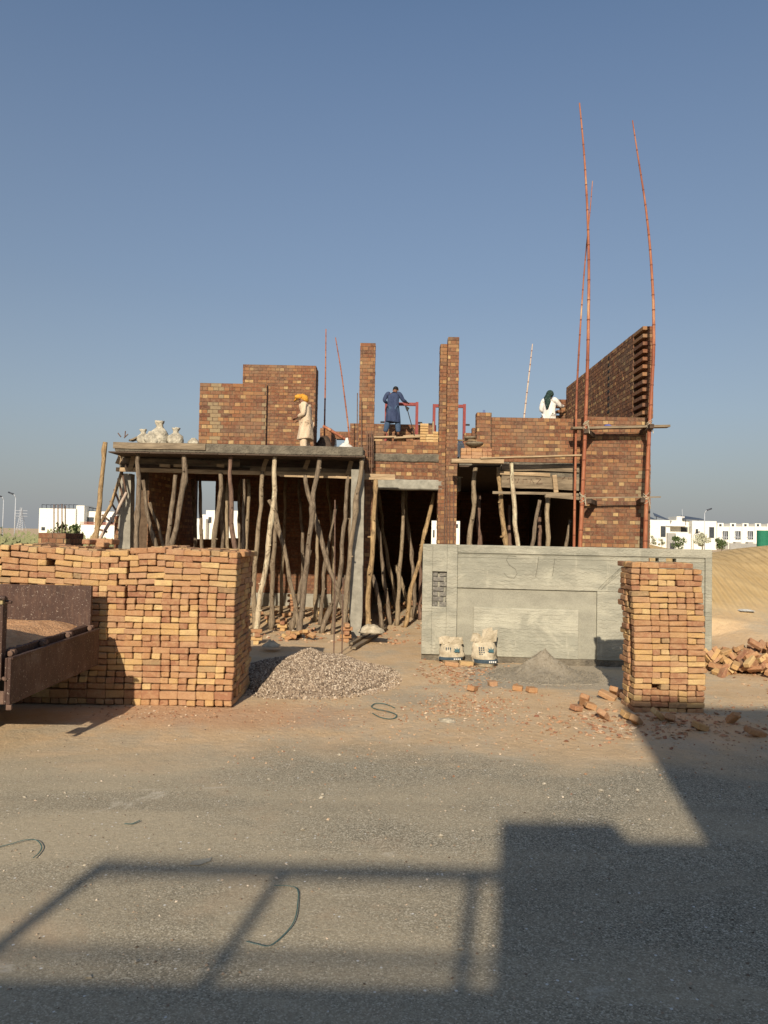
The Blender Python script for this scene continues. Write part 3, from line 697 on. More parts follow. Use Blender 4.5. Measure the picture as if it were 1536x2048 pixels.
prop([(751, 958), (748, 1040), (745, 1110), (739, 1180), (737, 1242)], 15.6, .05, 'log_gold', 'tan prop standing at the left jamb of the dark doorway')
prop([(285, 960), (293, 1020), (303, 1060), (314, 1092)], 15.9, .045, 'log', 'grey prop slanting right behind the straight prop by the brick pier')
prop([(299, 1005), (314, 1050), (328, 1092)], 16.3, .04, 'log', 'short brown brace slanting right inside the left end of the porch')
prop([(538, 1000), (556, 1045), (566, 1090), (580, 1160), (594, 1232)], 16.0, .046, 'log', 'crooked prop bending right behind the palest peeled prop')
prop([(548, 960), (552, 1040), (546, 1130), (543, 1225)], 16.4, .048, 'log', 'shaded upright prop just right of the palest peeled prop')
prop([(673, 1010), (660, 1080), (650, 1150), (643, 1222)], 17.0, .042, 'log', 'shaded prop crossing behind the long slanting prop')
prop([(636, 1040), (634, 1130), (630, 1220)], 17.4, .045, 'log', 'upright shaded prop in the middle of the porch')
prop([(690, 1150), (672, 1190), (655, 1228)], 15.9, .055, 'log', 'thick short grey stub leaning left beside the concrete column foot')
prop([(621, 1100), (606, 1150), (588, 1232)], 16.1, .045, 'log', 'mottled prop meeting the knotty prop at the ground')
for i, (a, b, Yq) in enumerate([(385, 392, 18.6), (399, 405, 17.6), (447, 444, 17.2), (456, 457, 16.8), (482, 478, 17.8), (496, 490, 16.6), (571, 566, 18.6), (598, 606, 18.2),
                                (655, 668, 18.8), (702, 700, 17.4), (487, 486, 15.9)]):
    lab = ['dark slim prop left of the bright window gap', 'dark prop forming the left edge of the bright window gap', 'shaded prop right of the stout grey prop',
           'shaded prop just behind the dark peeling prop', 'dim prop right of the small rear opening', 'dim prop between the brick pile end and the batten prop',
           'dim prop deep in the porch by the rear brick wall', 'dim prop deep in the porch near the knotty prop', 'dim prop deep in the porch leaning right',
           'dim prop hard against the left side of the concrete column', 'dim prop rising directly behind the corner of the brick pile'][i]
    prop([(a, 958), ((a + b) / 2 + random.uniform(-3, 3), 1040), (b, 1120), (b + random.uniform(-3, 3), 1180)], Yq, random.uniform(.038, .048), 'log', lab)
G17 = [([(806, 1040), (803, 1100), (798, 1160), (794, 1222)], 17.2, 'log', 'upright bark prop in the middle of the dark doorway'),
       ([(869, 985), (853, 1050), (838, 1120), (818, 1204)], 17.0, 'log_gold', 'long yellowish prop slanting left inside the dark doorway'),
       ([(755, 1050), (763, 1110), (768, 1160), (774, 1200)], 17.3, 'log', 'brown prop just inside the left of the doorway'),
       ([(816, 1060), (824, 1120), (829, 1170), (829, 1212)], 18.2, 'log', 'thin prop behind the crossing of the doorway props'),
       ([(765, 1060), (775, 1120), (785, 1170), (794, 1210)], 18.6, 'log', 'dim slanting prop deep in the doorway'),
       ([(790, 1130), (804, 1170), (816, 1205)], 18.4, 'log', 'short dim brace deep in the doorway, right of the upright prop'),
       ([(840, 1120), (842, 1160), (840, 1212)], 18.0, 'log_dark', 'dark slim prop beside the end of the grey boundary wall'),
       ([(747, 1150), (755, 1190), (762, 1226)], 16.4, 'log', 'short grey brace at the foot of the doorway jamb')]
for a, Yq, mt, lab in G17:
    W0 = a[0]; a = [(W0[0] + (W0[0] - a[1][0]) * (W0[1] - 975) / max(1, (a[1][1] - W0[1])) * .6, 975)] + a if W0[1] > 990 and W0[1] < 1100 else a
    prop(a, Yq, .047, mt, lab)
G19 = [([(951, 935), (949, 980), (943, 1040), (938, 1090)], 15.9, .055, 'log', 'pale prop at the left of the right opening'),
       ([(957, 990), (958, 1040), (961, 1090)], 17.0, .05, 'log_dark', 'dark prop close behind the pale prop at the left of the right opening'),
       ([(996, 935), (1001, 990), (1006, 1040), (1013, 1090)], 15.75, .055, 'log_gold', 'golden frayed prop leaning right in the right opening'),
       ([(1022, 924), (1026, 970), (1028, 1030), (1036, 1092)], 15.4, .05, 'log_pale', 'pale split prop standing in front of the right shuttering boards'),
       ([(1080, 1000), (1070, 1045), (1064, 1092)], 15.6, .045, 'log', 'prop leaning left below the small prop head timber'),
       ([(1096, 990), (1093, 1040), (1096, 1092)], 15.6, .055, 'log', 'stout upright prop below the small prop head timber'),
       ([(1081, 1020), (1079, 1092)], 16.8, .045, 'log_dark', 'dim prop between the two props under the prop head timber'),
       ([(1019, 1010), (1020, 1092)], 17.2, .045, 'log_dark', 'dim prop between the golden and the pale split props'),
       ([(1142, 1040), (1131, 1092)], 16.4, .045, 'log', 'dim prop leaning left beside the thin bamboo pole')]
for a, Yq, r_, mt, lab in G19: prop(a, Yq, r_, mt, lab)

# ------------------------------------------------------------------ bamboo poles
def bamboo(pts, Y, r0, r1, label, mt='bamboo', to_ground=True, n=12, seg=.42, group='bamboo poles'):
    W = [P(x, y, Y) for x, y in pts]
    if to_ground: W.append(Vector((W[-1].x - .01, Y, gh(W[-1].x, Y) - .1)))
    Q = []
    for a, b in zip(W, W[1:]):
        k = max(1, int((b - a).length / .1)); Q += [a.lerp(b, i / k) for i in range(k)]
    Q.append(W[-1])
    for _ in range(12): Q = [Q[0]] + [(Q[i - 1] + Q[i] * 2 + Q[i + 1]) / 4 for i in range(1, len(Q) - 1)] + [Q[-1]]
    N = len(Q); mb = MB(); rr = [r1 + (r0 - r1) * (i / (N - 1)) ** .8 for i in range(N)]
    mb.tube(Q, rr, n, 0); acc = 0; L0_ = pts[0][0] * .13
    for i in range(1, N):
        acc += (Q[i] - Q[i - 1]).length
        if acc > seg * (.55 + .6 * i / N) * (1 + .5 * nz(i * .37, L0_, 1)) and i < N - 1:
            acc = 0; d = (Q[i + 1] - Q[i - 1]).normalized() * .012
            mb.tube([Q[i] - d, Q[i], Q[i] + d], [rr[i] * 1.05, rr[i] * 1.22, rr[i] * 1.05], n, 1)
    o = mb.build('bamboo_pole', [M[mt], M['bamboo_node']], None, True, loc=tuple(Q[-1])); tag(o, label, 'bamboo pole', group); return o
bamboo([(1159, 206), (1168, 300), (1174, 400), (1177, 480), (1178, 560), (1176, 700), (1171, 850), (1167, 950), (1160, 1090)], 15.0, .05, .014, 'tallest bamboo pole, thick and red brown, left end of the scaffold plank')
bamboo([(1185, 362), (1180, 425), (1174, 480), (1167, 560), (1159, 680), (1153, 790), (1151, 920), (1148, 1090)], 15.25, .034, .008, 'thin bamboo pole crossing behind the tallest one')
bamboo([(1265, 241), (1277, 320), (1290, 400), (1300, 490), (1307, 600), (1308, 700), (1300, 830), (1294, 960), (1290, 1092)], 15.05, .052, .011, 'thick bamboo pole at the right corner of the house')
def far_b(pts, Y, r0, r1, lab, mt): bamboo(pts + [(pts[-1][0], pts[-1][1] + 4)], Y, r0, r1, lab, mt, False, 6, .3)
def ext(pts, Y):  # carry the foot down to the roof slab
    a, b = P(*pts[-2], Y), P(*pts[-1], Y); return pts
bamboo([(652, 658), (651, 750), (649, 855), (648, 925)], 21.5, .03, .016, 'slim upright bamboo on the roof right of the man in cream', 'bamboo', False, 6, .3)
bamboo([(671, 675), (683, 745), (697, 855), (704, 930)], 22.0, .03, .016, 'slim bamboo on the roof leaning towards the left brick pillar', 'bamboo', False, 6, .3)
bamboo([(1065, 688), (1058, 750), (1048, 835), (1040, 930)], 22.0, .034, .016, 'pale bamboo on the roof left of the man in the white shirt', 'bamboo_grey', False, 6, .3)
bamboo([(646, 852), (664, 862), (700, 884)], 19.0, .04, .04, 'short red bamboo lying slanted beside the white sack on the roof', 'bamboo', False, 8, .3)

# scaffold on the right
def plank(a, b, Y, w, t, m, label, Yb=None):
    return beam_obj('scaffold_plank', P(*a, Y), P(*b, Yb or Y), w, t, m, label, 'plank')
plank((1143, 857), (1337, 853), 15.18, .2, .045, M['board'], 'long dark grey scaffold plank tied to the bamboo poles at the right corner')
plank((1163, 996), (1321, 994), 15.15, .05, .025, M['board'], 'thin lower rail tied between the two thick bamboo poles')
for (a, b, Y0, lab) in (((1172, 862), (1186, 872), 14.9, 'upper left putlog under the scaffold plank'), ((1304, 852), (1282, 866), 14.9, 'upper right putlog under the scaffold plank'),
                        ((1178, 1002), (1190, 1006), 14.92, 'lower left putlog at the thin rail'), ((1286, 1000), (1276, 1006), 14.92, 'lower right putlog at the thin rail')):
    beam_obj('putlog', P(*a, Y0), P(*b, 15.52), .09, .09, M['board_dark'], lab, 'timber', 'putlogs of the scaffold')
def rope(px, py, Y, label):
    mb = MB(); c = P(px, py, Y)
    for k in range(7):
        a = random.random() * 6; R0 = .05 + .008 * random.random()
        pts = [c + Vector((math.cos(t + a) * R0, math.sin(t + a) * R0 * .9, (k - 3) * .022 + .05 * math.sin(t * (1 if k % 2 else -1)))) for t in [i * 6.283 / 10 for i in range(11)]]
        mb.tube(pts, .006, 5)
    mb.tube([c + Vector((.03, -.07, 0)), c + Vector((.05, -.08, -.16))], .008, 5)
    o = mb.build('rope_lashing', M['sack'], None); tag(o, label, 'rope', 'rope lashings on the bamboo'); return o
rope(1172, 852, 15.0, 'rope lashing on the tallest bamboo at the scaffold plank'); rope(1299, 852, 15.05, 'rope lashing on the right corner bamboo at the scaffold plank')
rope(1165, 996, 15.0, 'rope lashing on the tallest bamboo at the lower rail'); rope(1292, 996, 15.05, 'rope lashing on the right corner bamboo at the lower rail')
def rag(name, px, py, Y, w, h, m, label, cat, seed=1, dep=.3):
    mb = MB(); c = P(px, py, Y); n = 9; V = []
    for j in range(n):
        for i in range(n):
            u, v = i / (n - 1) - .5, j / (n - 1) - .5
            z = h * (1 - (2 * u) ** 2) * (1 - (2 * v) ** 2) * (.7 + .8 * abs(nz(u * 5 + seed, v * 5, seed)))
            V.append((c.x + u * w * (1 + .2 * nz(v * 4, seed, 1)), c.y + v * dep, c.z + z))
    F = [(j * n + i, j * n + i + 1, (j + 1) * n + i + 1, (j + 1) * n + i) for j in range(n - 1) for i in range(n - 1)]
    b = [(x, y, z - .012) for x, y, z in V]; mb.poly(V, F); mb.poly(b, [f[::-1] for f in F])
    o = mb.build(name, m, None, False, loc=tuple(c)); tag(o, label, cat); return o
rag('rag', 1215, 853, 15.18, .18, .06, M['blue_rag'], 'small blue rag lying on the scaffold plank', 'rag', 3, .16)

# ladder at the left end
lad = empty('bamboo_ladder', tuple(P(200, 1075, 15.9))); tag(lad, 'rough bamboo ladder leaning at the left end of the slab', 'ladder')
def tube_part(name, pts, r, m, parent, n=7, smooth=True):
    mb = MB(); mb.tube(pts, r, n); o = mb.build(name, m, None, smooth); return par(o, parent)
def gz(v): return Vector((v.x, v.y, gh(v.x, v.y)))
rl = [P(244, 942, 15.9), P(222, 1010, 15.75), P(188, 1070, 15.5)]; rr = [P(253, 985, 15.9), P(232, 1025, 15.75), P(203, 1072, 15.5)]
for q in (rl, rr):
    d = q[2] - q[1]; q.append(q[2] + d * ((q[2].z) / -d.z)); tube_part('rail', q, .034, M['bamboo_grey'] if q is rr else M['log_gold'], lad)
for t in (.02, .3, .62, .95, 1.4, 1.8):
    a = rl[0].lerp(rl[1], t) if t < 1 else rl[1].lerp(rl[2], t - 1) if t < 2 else rl[2]
    b = rr[0].lerp(rr[1], t) if t < 1 else rr[1].lerp(rr[2], t - 1)
    e = (b - a).normalized() * .06; tube_part('rung', [a - e, b + e], .022, M['log_dark'], lad)

# ------------------------------------------------------------------ plastered boundary wall
bw_l, bw_r = P(842, 1318, 12.78), P(1424, 1340, 12.25)
ang = math.atan2(bw_r.y - bw_l.y, bw_r.x - bw_l.x); BL = (Vector((bw_r.x, bw_r.y, 0)) - Vector((bw_l.x, bw_l.y, 0))).length
bwall = empty('boundary_wall', (bw_l.x, bw_l.y, 0), ang); tag(bwall, 'low grey plastered boundary wall with framed panel and scratched wavy lines', 'wall')
def U(px):
    """distance along the wall at a photo column"""
    d = CAMROT @ Vector(((px - 768) / FPX, -(1200 - 1024) / FPX, -1)); n_ = Vector((-math.sin(ang), math.cos(ang)))
    t = (bw_l.x * n_.x + bw_l.y * n_.y) / (d.x * n_.x + d.y * n_.y); p = Vector((d.x * t - bw_l.x, d.y * t - bw_l.y))
    return p.x * math.cos(ang) + p.y * math.sin(ang)
H = 1.99
def bwp(name, boxes, m, **k):
    mb = MB()
    for b in boxes: mb.box(*b)
    bm_o = mb.build(name, m, bwall); mod = bm_o.modifiers.new('b', 'BEVEL'); mod.width = .008; mod.segments = 2; mod.limit_method = 'ANGLE'; return bm_o
u1, u2, u3 = U(914), U(1195), U(1411)
n0, n1 = U(864), U(893); zn1, zn0 = 1.52, .92
s0, s1, s2, s3 = U(1298), U(1318), U(1333), U(1353)
bwp('wall_core', [(.02, BL - .02, .09, .27, -.1, 1.77), (.02, s0, .09, .27, 1.77, 1.83), (s1, s2, .09, .27, 1.77, 1.83), (s3, BL - .02, .09, .27, 1.77, 1.83), (.02, BL - .02, .09, .27, 1.83, H - .002)], M['plaster'])
bwp('pilaster', [(0, n0, 0, .088, .1, H), (n1, u1, 0, .088, .1, H), (n0 , n1, 0, .088, zn1, H), (n0, n1, 0, .088, .1, zn0)], M['plaster'])
bwp('coping', [(u1 + .002, BL, .012, .088, 1.85, H)], M['plaster'])
bwp('end_band', [(u3, BL, .012, .088, .1, 1.848)], M['plaster'])
bwp('plaster_field', [(u1 + .002, u3 - .002, .035, .088, 1.25, 1.77), (u1 + .002, s0, .035, .088, 1.771, 1.83), (s1, s2, .035, .088, 1.771, 1.83), (s3, u3 - .002, .035, .088, 1.771, 1.83),
                     (u1 + .002, u3 - .002, .035, .088, 1.831, 1.849), (u2, u3 - .002, .035, .088, .1, 1.249)], M['plaster'])
bwp('frame_band', [(u1 + .002, u2 - .002, .072, .089, .1, 1.249)], M['plaster_v'])
bwp('inner_panel', [(U(948), U(1158), .030, .0715, .1, .93)], M['plaster_l'])
bwp('plinth', [(.0, BL, .05, .2, -.1, .1)], M['concrete_dark'])
mb = MB(); rows = 7; hz = (zn1 - zn0) / rows
for r in range(rows):
    a = n0 - (0 if r % 2 else .1)
    while a < n1:
        b = min(a + .2, n1); aa = max(a, n0)
        if b - aa > .03: mb.box(aa + .008, b - .008, .05 + random.uniform(0, .01), .1, zn0 + r * hz + .008, zn0 + (r + 1) * hz - .008, 0, 0, .004)
        a += .215
mb.build('exposed_brick', M['grey_brick'], bwall)
# scratched characters and corner scratches
mb = MB()
def wz(py, u): return H - (py - 1087 - u / BL * 13) / (1480 / (12.78 - u / BL * .53))
def scr(pts, r=.006):
    mb.tube([(U(a), .033, wz(b, U(a))) for a, b in pts], r, 5, flat=.6)
scr([(1032, 1113), (1016, 1111), (1012, 1120), (1018, 1130), (1030, 1138), (1034, 1147), (1028, 1156), (1016, 1155), (1008, 1147)])
scr([(1077, 1113), (1074, 1135), (1071, 1153)]); scr([(1109, 1117), (1107, 1135), (1105, 1152)])
scr([(1197, 1178), (1215, 1160), (1232, 1145), (1250, 1128)], .005); scr([(1202, 1180), (1222, 1163), (1240, 1148)], .004)
for k in range(7): scr([(1205 + k * 6, 1178 - k * 6), (1214 + k * 6, 1164 - k * 6)], .0035)
mb.build('scratch_mark', simple('scratch shadow grey', (.12, .115, .09), (.17, .16, .125), 20), bwall)
# ------------------------------------------------------------------ piles of bricks
BRK = []          # every visible brick of the piles, sorted later into individuals and stuff
LB, WB, HB = .224, .108, .0705
def numword(n):
    o = ['zeroth', 'first', 'second', 'third', 'fourth', 'fifth', 'sixth', 'seventh', 'eighth', 'ninth', 'tenth', 'eleventh', 'twelfth', 'thirteenth', 'fourteenth', 'fifteenth',
         'sixteenth', 'seventeenth', 'eighteenth', 'nineteenth', 'twentieth']
    if n < 21: return o[n]
    return ('twenty-' if n < 30 else 'thirty-') + o[n % 10] if n not in (30,) else 'thirtieth'
def pile(x0, x1, y0, y1, rows, base_z, pilename, fieldfn, from_right, hide=None, bottom_edge=True, col_w=.2275, skip=None, side='R', pitch=.0738):
    z = base_z; ncol = round((x1 - x0) / col_w); cw = (x1 - x0) / ncol
    for r in range(rows):
        onedge = bottom_edge and r == 1
        h = .105 if onedge else HB - (.0738 - pitch); ph = .113 if onedge else pitch
        row = []
        mode = random.random()
        c = 0.0; seq = []
        if r == 0: seq = ['H'] * (2 * ncol)
        elif onedge: seq = ['S'] * ncol
        elif mode < .2: seq = ['S'] * ncol
        elif mode < .34: seq = ['H'] + ['S'] * (ncol - 1) + ['H']
        else:
            while len(seq) == 0 or sum(2 if s == 'S' else 1 for s in seq) < 2 * ncol:
                left = 2 * ncol - sum(2 if s == 'S' else 1 for s in seq)
                k = random.random()
                if left >= 2 and k < .42: seq.append('S')
                elif left >= 2: seq += ['H', 'H']
                else: seq.append('H')
        u = 0
        rid = rows - r
        for s in seq:
            w = cw if s == 'S' else cw / 2
            if (skip and skip(r, u)) or (s == 'H' and 2 < r < rows - 2 and random.random() < .012): u += w; continue
            dx, dy, dz, tilt = fieldfn(x0 + u + w / 2, z)
            cx = x0 + u + w / 2 + dx + random.uniform(-.003, .003); cy = y0 + (WB if s == 'S' else LB) / 2 + dy + random.uniform(-.016, .016)
            rot = Euler((random.uniform(-.02, .02), tilt + random.uniform(-.024, .024), random.uniform(-.05, .05))).to_matrix()
            dims = ((LB if s == 'S' else WB - .001) - random.uniform(0, .008), WB if s == 'S' else LB, h - random.uniform(.0, .006))
            row.append(dict(c=Vector((cx, cy, z + h / 2 + dz)), rot=rot, d=dims, kind=s, row=rid, pile=pilename, area=dims[0] * dims[2], side=False))
            u += w
        for i, b in enumerate(row): b['pos'] = (len(row) - i) if from_right else i + 1
        BRK.extend(row)
        # side face
        v = LB + .004; xs_ = x1 if side == 'R' else x0; first = True
        while v < (y1 - y0) - .05:
            s = 'S' if random.random() < .55 else 'H'; w = LB if s == 'S' else WB
            dx, dy, dz, tilt = fieldfn(xs_, z)
            lenx = WB if s == 'S' else LB
            cx = xs_ + dx + (-lenx / 2 if side == 'R' else lenx / 2) + random.uniform(-.012, .012)
            BRK.append(dict(c=Vector((cx, y0 + dy + v + w / 2, z + h / 2 + dz)), rot=Euler((0, random.uniform(-.01, .01), random.uniform(-.02, .02))).to_matrix(),
                            d=(lenx, w - .004, h), kind='side', row=rid, pile=pilename, area=.0001, side=True, pos=0))
            v += w + .003
        z += ph
    return z
# big pile on the left
def fieldL(x, z):
    c = math.floor((x + 10) / .455); k = sst(-3.0, -4.2, x) * sst(.5, 1.9, z)
    dx = .045 * nz(c * 3.7, z * 1.1, 2) * sst(0, .8, z) + .03 * sst(.9, 1.9, z) * nz(x * .8, 3, 3) + .02 * sst(0, 1.8, z)
    dy = .035 * nz(x * 1.3, z * 1.2, 7) * sst(0, .6, z) + .05 * z * nz(x * .5, 1, 1)
    dz = .05 * nz(x * 1.9, z * .5, 5) * sst(.9, 1.9, z) - .02 * sst(1.2, 1.9, z) * math.sin(x * 3.1)
    tilt = (.09 * nz(c * 2.1, z * .9, 9) + .05 * nz(x * 1.4, z, 4)) * sst(.7, 1.9, z) - .10 * k * (1 if c % 2 else .4)
    return dx, dy, dz, -tilt
LX0, LX1, LY = -5.55, P(464, 1412, 9.03).x, 9.03
zt = pile(LX0, LX1, LY, LY + 1.15, 25, gh(-3, 9.03), 'big left pile', fieldL, True)
# top layer across the depth of the pile
x = LX0
while x < LX1 - .02:
    y = LY + LB + .004
    while y < LY + 1.1:
        dx, dy, dz, tl = fieldL(x, 1.88)
        BRK.append(dict(c=Vector((x + WB / 2 + dx, y + LB / 2, zt - .0738 + HB / 2 + dz + random.uniform(-.006, .012))), rot=Euler((random.uniform(-.02, .02), -tl * .3, random.uniform(-.05, .05))).to_matrix(),
                        d=(WB, LB, HB), kind='top', row=1, pile='big left pile', area=.0002, side=True, pos=0))
        y += LB + .006
    x += .1155
# free standing stack on the right
RY = 9.2; rx0, rx1 = P(1268, 1400, RY).x, P(1411, 1400, RY).x
def fieldR(x, z):
    return (.022 * nz(z * 2.1, 3, 1) + .028 * math.sin(z * 2.4 + .4) - .02, .02 * nz(x * 2, z * 1.5, 3), .006 * nz(x * 2, z, 6), .02 * nz(x * 1.5, z * 2, 2))
def skipR(r, u): return r == 25 and u > .76
zr = pile(rx0, rx1, RY, RY + .47, 26, gh(3.4, RY) - .02, 'free-standing stack', fieldR, False, bottom_edge=False, side='L', skip=skipR, col_w=.222, pitch=.0716)
x = rx0
while x < rx1 - .02:
    for y in (RY + LB + .004,):
        BRK.append(dict(c=Vector((x + WB / 2, y + LB / 2, zr - .0738 + HB / 2)), rot=Euler((0, 0, random.uniform(-.05, .05))).to_matrix(), d=(WB, LB, HB), kind='top', row=1, pile='free-standing stack', area=.0002, side=True, pos=0)) if x < rx0 + .75 else None
    x += .1155
# cores
core = MB()
core.box(LX0 + .08, LX1 - .07, LY + .20, LY + 1.08, 0, 1.74, 0, .1)
core.box(rx0 + .06, rx1 - .05, RY + .18, RY + .42, 0, 1.70, 0, .1)

# loose bricks: mesh variants shared by all individuals
VAR = {}
def variant(d, k):
    d = (round(d[0] / .004) * .004, round(d[1] / .004) * .004, round(d[2] / .003) * .003); key = (*d, k % 3)
    if key not in VAR:
        mb = MB(); mb.obox((0, 0, 0), d, None, 0, 0, .005, .009)
        me = bpy.data.meshes.new('brick'); me.from_pydata(mb.v, [], mb.f); me.materials.append(M['one_brick']); me.update(); VAR[key] = me
    return VAR[key]
N_IND = [0]
def brick(c, rot, d=(LB, WB, HB), label='', group='bricks'):
    o = bpy.data.objects.new('brick', variant(d, random.randint(0, 5))); C.objects.link(o)
    o.matrix_world = Matrix.Translation(c) @ rot.to_4x4(); tag(o, label, 'brick', group); N_IND[0] += 1; return o
def eul(a, b, c): return Euler((a, b, c)).to_matrix()
# tidy small stacks and loose bricks, all placed on what carries them
def gpt(px, py):
    Y = 2.0
    while Y < 90:
        g = P(px, py, Y)
        if g.z < gh(g.x, g.y): break
        Y += .03
    return Vector((g.x, g.y, gh(g.x, g.y)))
def ministack(px, py, n, label, seed=0, w=1):
    g = gpt(px, py); Y = g.y
    rz = random.uniform(-.3, .3); gzv = gh(g.x, g.y)
    for k in range(n):
        for q in range(w):
            brick(Vector((g.x + random.uniform(-.012, .012) + (q - (w - 1) / 2) * .23, Y + random.uniform(-.02, .02), gzv + HB * (k + .5) + .002 * k)), eul(0, 0, rz + (0 if k % 2 else math.pi / 2 if w == 1 else 0)),
                  label=(f'{["bottom", "second", "third", "fourth", "fifth", "top"][min(k, 5)] if k < n - 1 else "topmost"} brick of the small stack {label}') + (['', ', left half', ', right half'][(q + 1) if w > 1 else 0]), group='bricks in small stacks under the props')
ministack(513, 1288, 4, 'beside the right end of the brick pile', w=1)
ministack(692, 1283, 5, 'under the smooth brown prop by the column')
ministack(566, 1262, 3, 'in shade under the knotty prop')
ministack(775, 1235, 5, 'inside the left of the doorway')
ministack(584, 1222, 6, 'against the rear porch plinth')
ministack(662, 1245, 4, 'left of the concrete column')
ministack(645, 1235, 3, 'in the middle of the porch floor')
ministack(540, 1245, 2, 'at the foot of the palest prop')
def scatter(cx, cy, rx, ry, n, label, group, tiltmax=.5, heap=0.0, half=.3):
    c = gpt(cx, cy)
    for k in range(n):
        a = random.random() * 6.283; rr = math.sqrt(random.random()); x = c.x + math.cos(a) * rr * rx; y = c.y + math.sin(a) * rr * ry
        z = gh(x, y) + .03 + heap * max(0, 1 - rr * 1.0) * random.uniform(.6, 1)
        L = LB if random.random() > half else LB * random.choice((.5, .62))
        brick(Vector((x, y, z + .02)), eul(random.uniform(-tiltmax, tiltmax), random.uniform(-tiltmax, tiltmax), random.uniform(0, 6.28)), (L, WB, HB), label, group)
scatter(605, 1280, .40, .35, 11, 'loose brick tumbled behind the top of the gravel heap', 'bricks tumbled behind the gravel', .6, .14)
scatter(822, 1215, .55, .4, 12, 'loose brick on the rubble inside the dark doorway', 'bricks inside the doorway', .5, .12)
scatter(470 + 90, 1236, 1.0, .8, 14, 'loose brick strewn on the shaded porch floor', 'bricks strewn over the porch floor', .4, .02)
# named single bricks
for (px, py, rz, tl, L, lab) in [(1063, 1386, .4, .1, LB * .6, 'half brick on the sand in front of the grey mortar heap'), (945, 1384, 1.0, .2, LB * .6, 'small orange brick piece in front of the cement bags'),
                                 (985, 1372, .2, 0, LB * .55, 'pale half brick lying in line with the apron edge'), (1035, 1382, -.3, .1, LB * .6, 'yellow half brick at the front edge of the apron'),
                                 (933, 1332, .1, .1, LB, 'yellow brick lying between the two cement bags'), (903, 1333, .0, .1, LB, 'flat maroon brick in front of the left cement bag'),
                                 (1153, 1424, .5, .2, LB * .6, 'brick piece at the left of the rubble before the stack'), (1168, 1416, 1.4, .9, LB, 'brick standing on end left of the free-standing stack'),
                                 (1180, 1420, .2, .3, LB * .6, 'brick piece under the leaning one, left of the stack'), (1215, 1400, -.6, .35, LB, 'long brick leaning in the group left of the stack'),
                                 (1228, 1392, 1.2, .5, LB, 'brick lying on the group left of the stack'), (1243, 1396, 1.5, .4, LB, 'brick touching the foot of the free-standing stack'),
                                 (1206, 1440, .9, .6, LB * .7, 'tilted brick shard in front of the rubble group'), (1255, 1440, .3, .4, LB * .7, 'pale brick shard on the shadow edge'),
                                 (1272, 1452, 1.0, .5, LB, 'brick just inside the shadow before the stack'), (1318, 1442, .4, .6, LB, 'tilted brick in shadow before the stack'),
                                 (1340, 1446, 1.2, .4, LB * .6, 'short brick in shadow right of the tilted one'), (1466, 1448, 2.2, .8, LB * .7, 'dark brick shard alone in the shadow at the right'),
                                 (1400, 1462, .3, .3, LB * .7, 'flat brick piece in the shadow at the right'), (1510, 1474, .2, .3, LB, 'dark brick at the right edge in the shadow')]:
    g = gpt(px, py); brick(g + Vector((0, 0, .035 + abs(math.sin(tl)) * .05)), eul(tl * .5, tl, rz), (L, WB, HB), lab, 'loose bricks on the ground')
# bricks on top of the big pile and behind it
for (px, py, Y, rz, lab) in [(180, 1081, 9.95, .05, 'brick end lying on the big pile, left of the ladder foot'), (224, 1081, 9.95, .1, 'brick end lying on the big pile, right of the ladder foot'),
                             (205, 1090, 9.6, .25, 'brick lying flat on the big pile below the two brick ends'), (200, 1079, 10.05, 1.5, 'brick lying across the big pile behind the two brick ends')]:
    p = P(px, py, Y); brick(Vector((p.x, Y, max(p.z - .02, 1.93))), eul(.0, .02, rz + 1.35), label=lab, group='bricks on top of the big pile')
# jumbled heap at the right edge
hc = gpt(1500, 1352)
for k in range(64):
    u = random.random(); v = random.random(); x = hc.x - .66 + u * 1.7; y = hc.y - .15 + v * 1.25
    top = .50 * sst(-.62, .1, x - hc.x) * (1 - .5 * abs(v - .55) * 2)
    z = gh(x, y) + .03 + top * random.uniform(.25, 1)
    brick(Vector((x, y, z)), eul(random.uniform(-.8, .8), random.uniform(-.8, .8), random.uniform(0, 6.28)), (LB if random.random() > .2 else LB * .6, WB, HB),
          'brick lying in the jumbled heap beside the end of the grey wall', 'bricks jumbled in the heap at the foot of the dune')
mb = MB()
for k in range(150):
    x = hc.x - .5 + random.random() * 1.7; y = hc.y + .1 + random.random() * .7
    mb.obox((x, y, gh(x, y) + .02 + .26 * random.random()), (.2, .1, .07), eul(random.random(), random.random(), random.random() * 6), 0, random.random(), .004)
tag(mb.build('brick_rubble', M['pile_brick']), 'broken bricks under the jumbled heap beside the grey wall', 'rubble', kind='stuff')
# choose the individuals that show largest
random.seed(11)
for b in BRK:
    if b['side']: continue
    p = b['c']; px = 768 + p.x / p.y * 1480; py = 1060 + (px - 768) * .0192 + (EYE - p.z) / p.y * 1480 + 8
    b['vis'] = b['area'] / (p.y ** 2)
    if px < 5: b['vis'] = 0
    if b['pile'] == 'big left pile' and px < 222 and py > 1165: b['vis'] = 0
cand = sorted([b for b in BRK if not b['side']], key=lambda b: -b['vis']); room = 298 - N_IND[0]
inds = set(id(b) for b in cand[:room])
stuff = core
for b in BRK:
    if id(b) in inds:
        side_t = 'from the right end' if b['pile'] == 'big left pile' else 'from the left'
        lay = 'lengthwise' if b['kind'] == 'S' else 'end-on'
        brick(b['c'], b['rot'], b['d'], f"brick laid {lay} in the {b['pile']}, {numword(b['row'])} row down, {numword(b['pos'])} {side_t}", 'bricks stacked in the ' + b['pile'])
    else:
        stuff.obox(b['c'], b['d'], b['rot'], 0, random.random(), .005, .009)
tag(stuff.build('stacked_bricks', M['pile_brick']), 'remaining yellow and red bricks of the two neat piles by the road', 'bricks', kind='stuff')

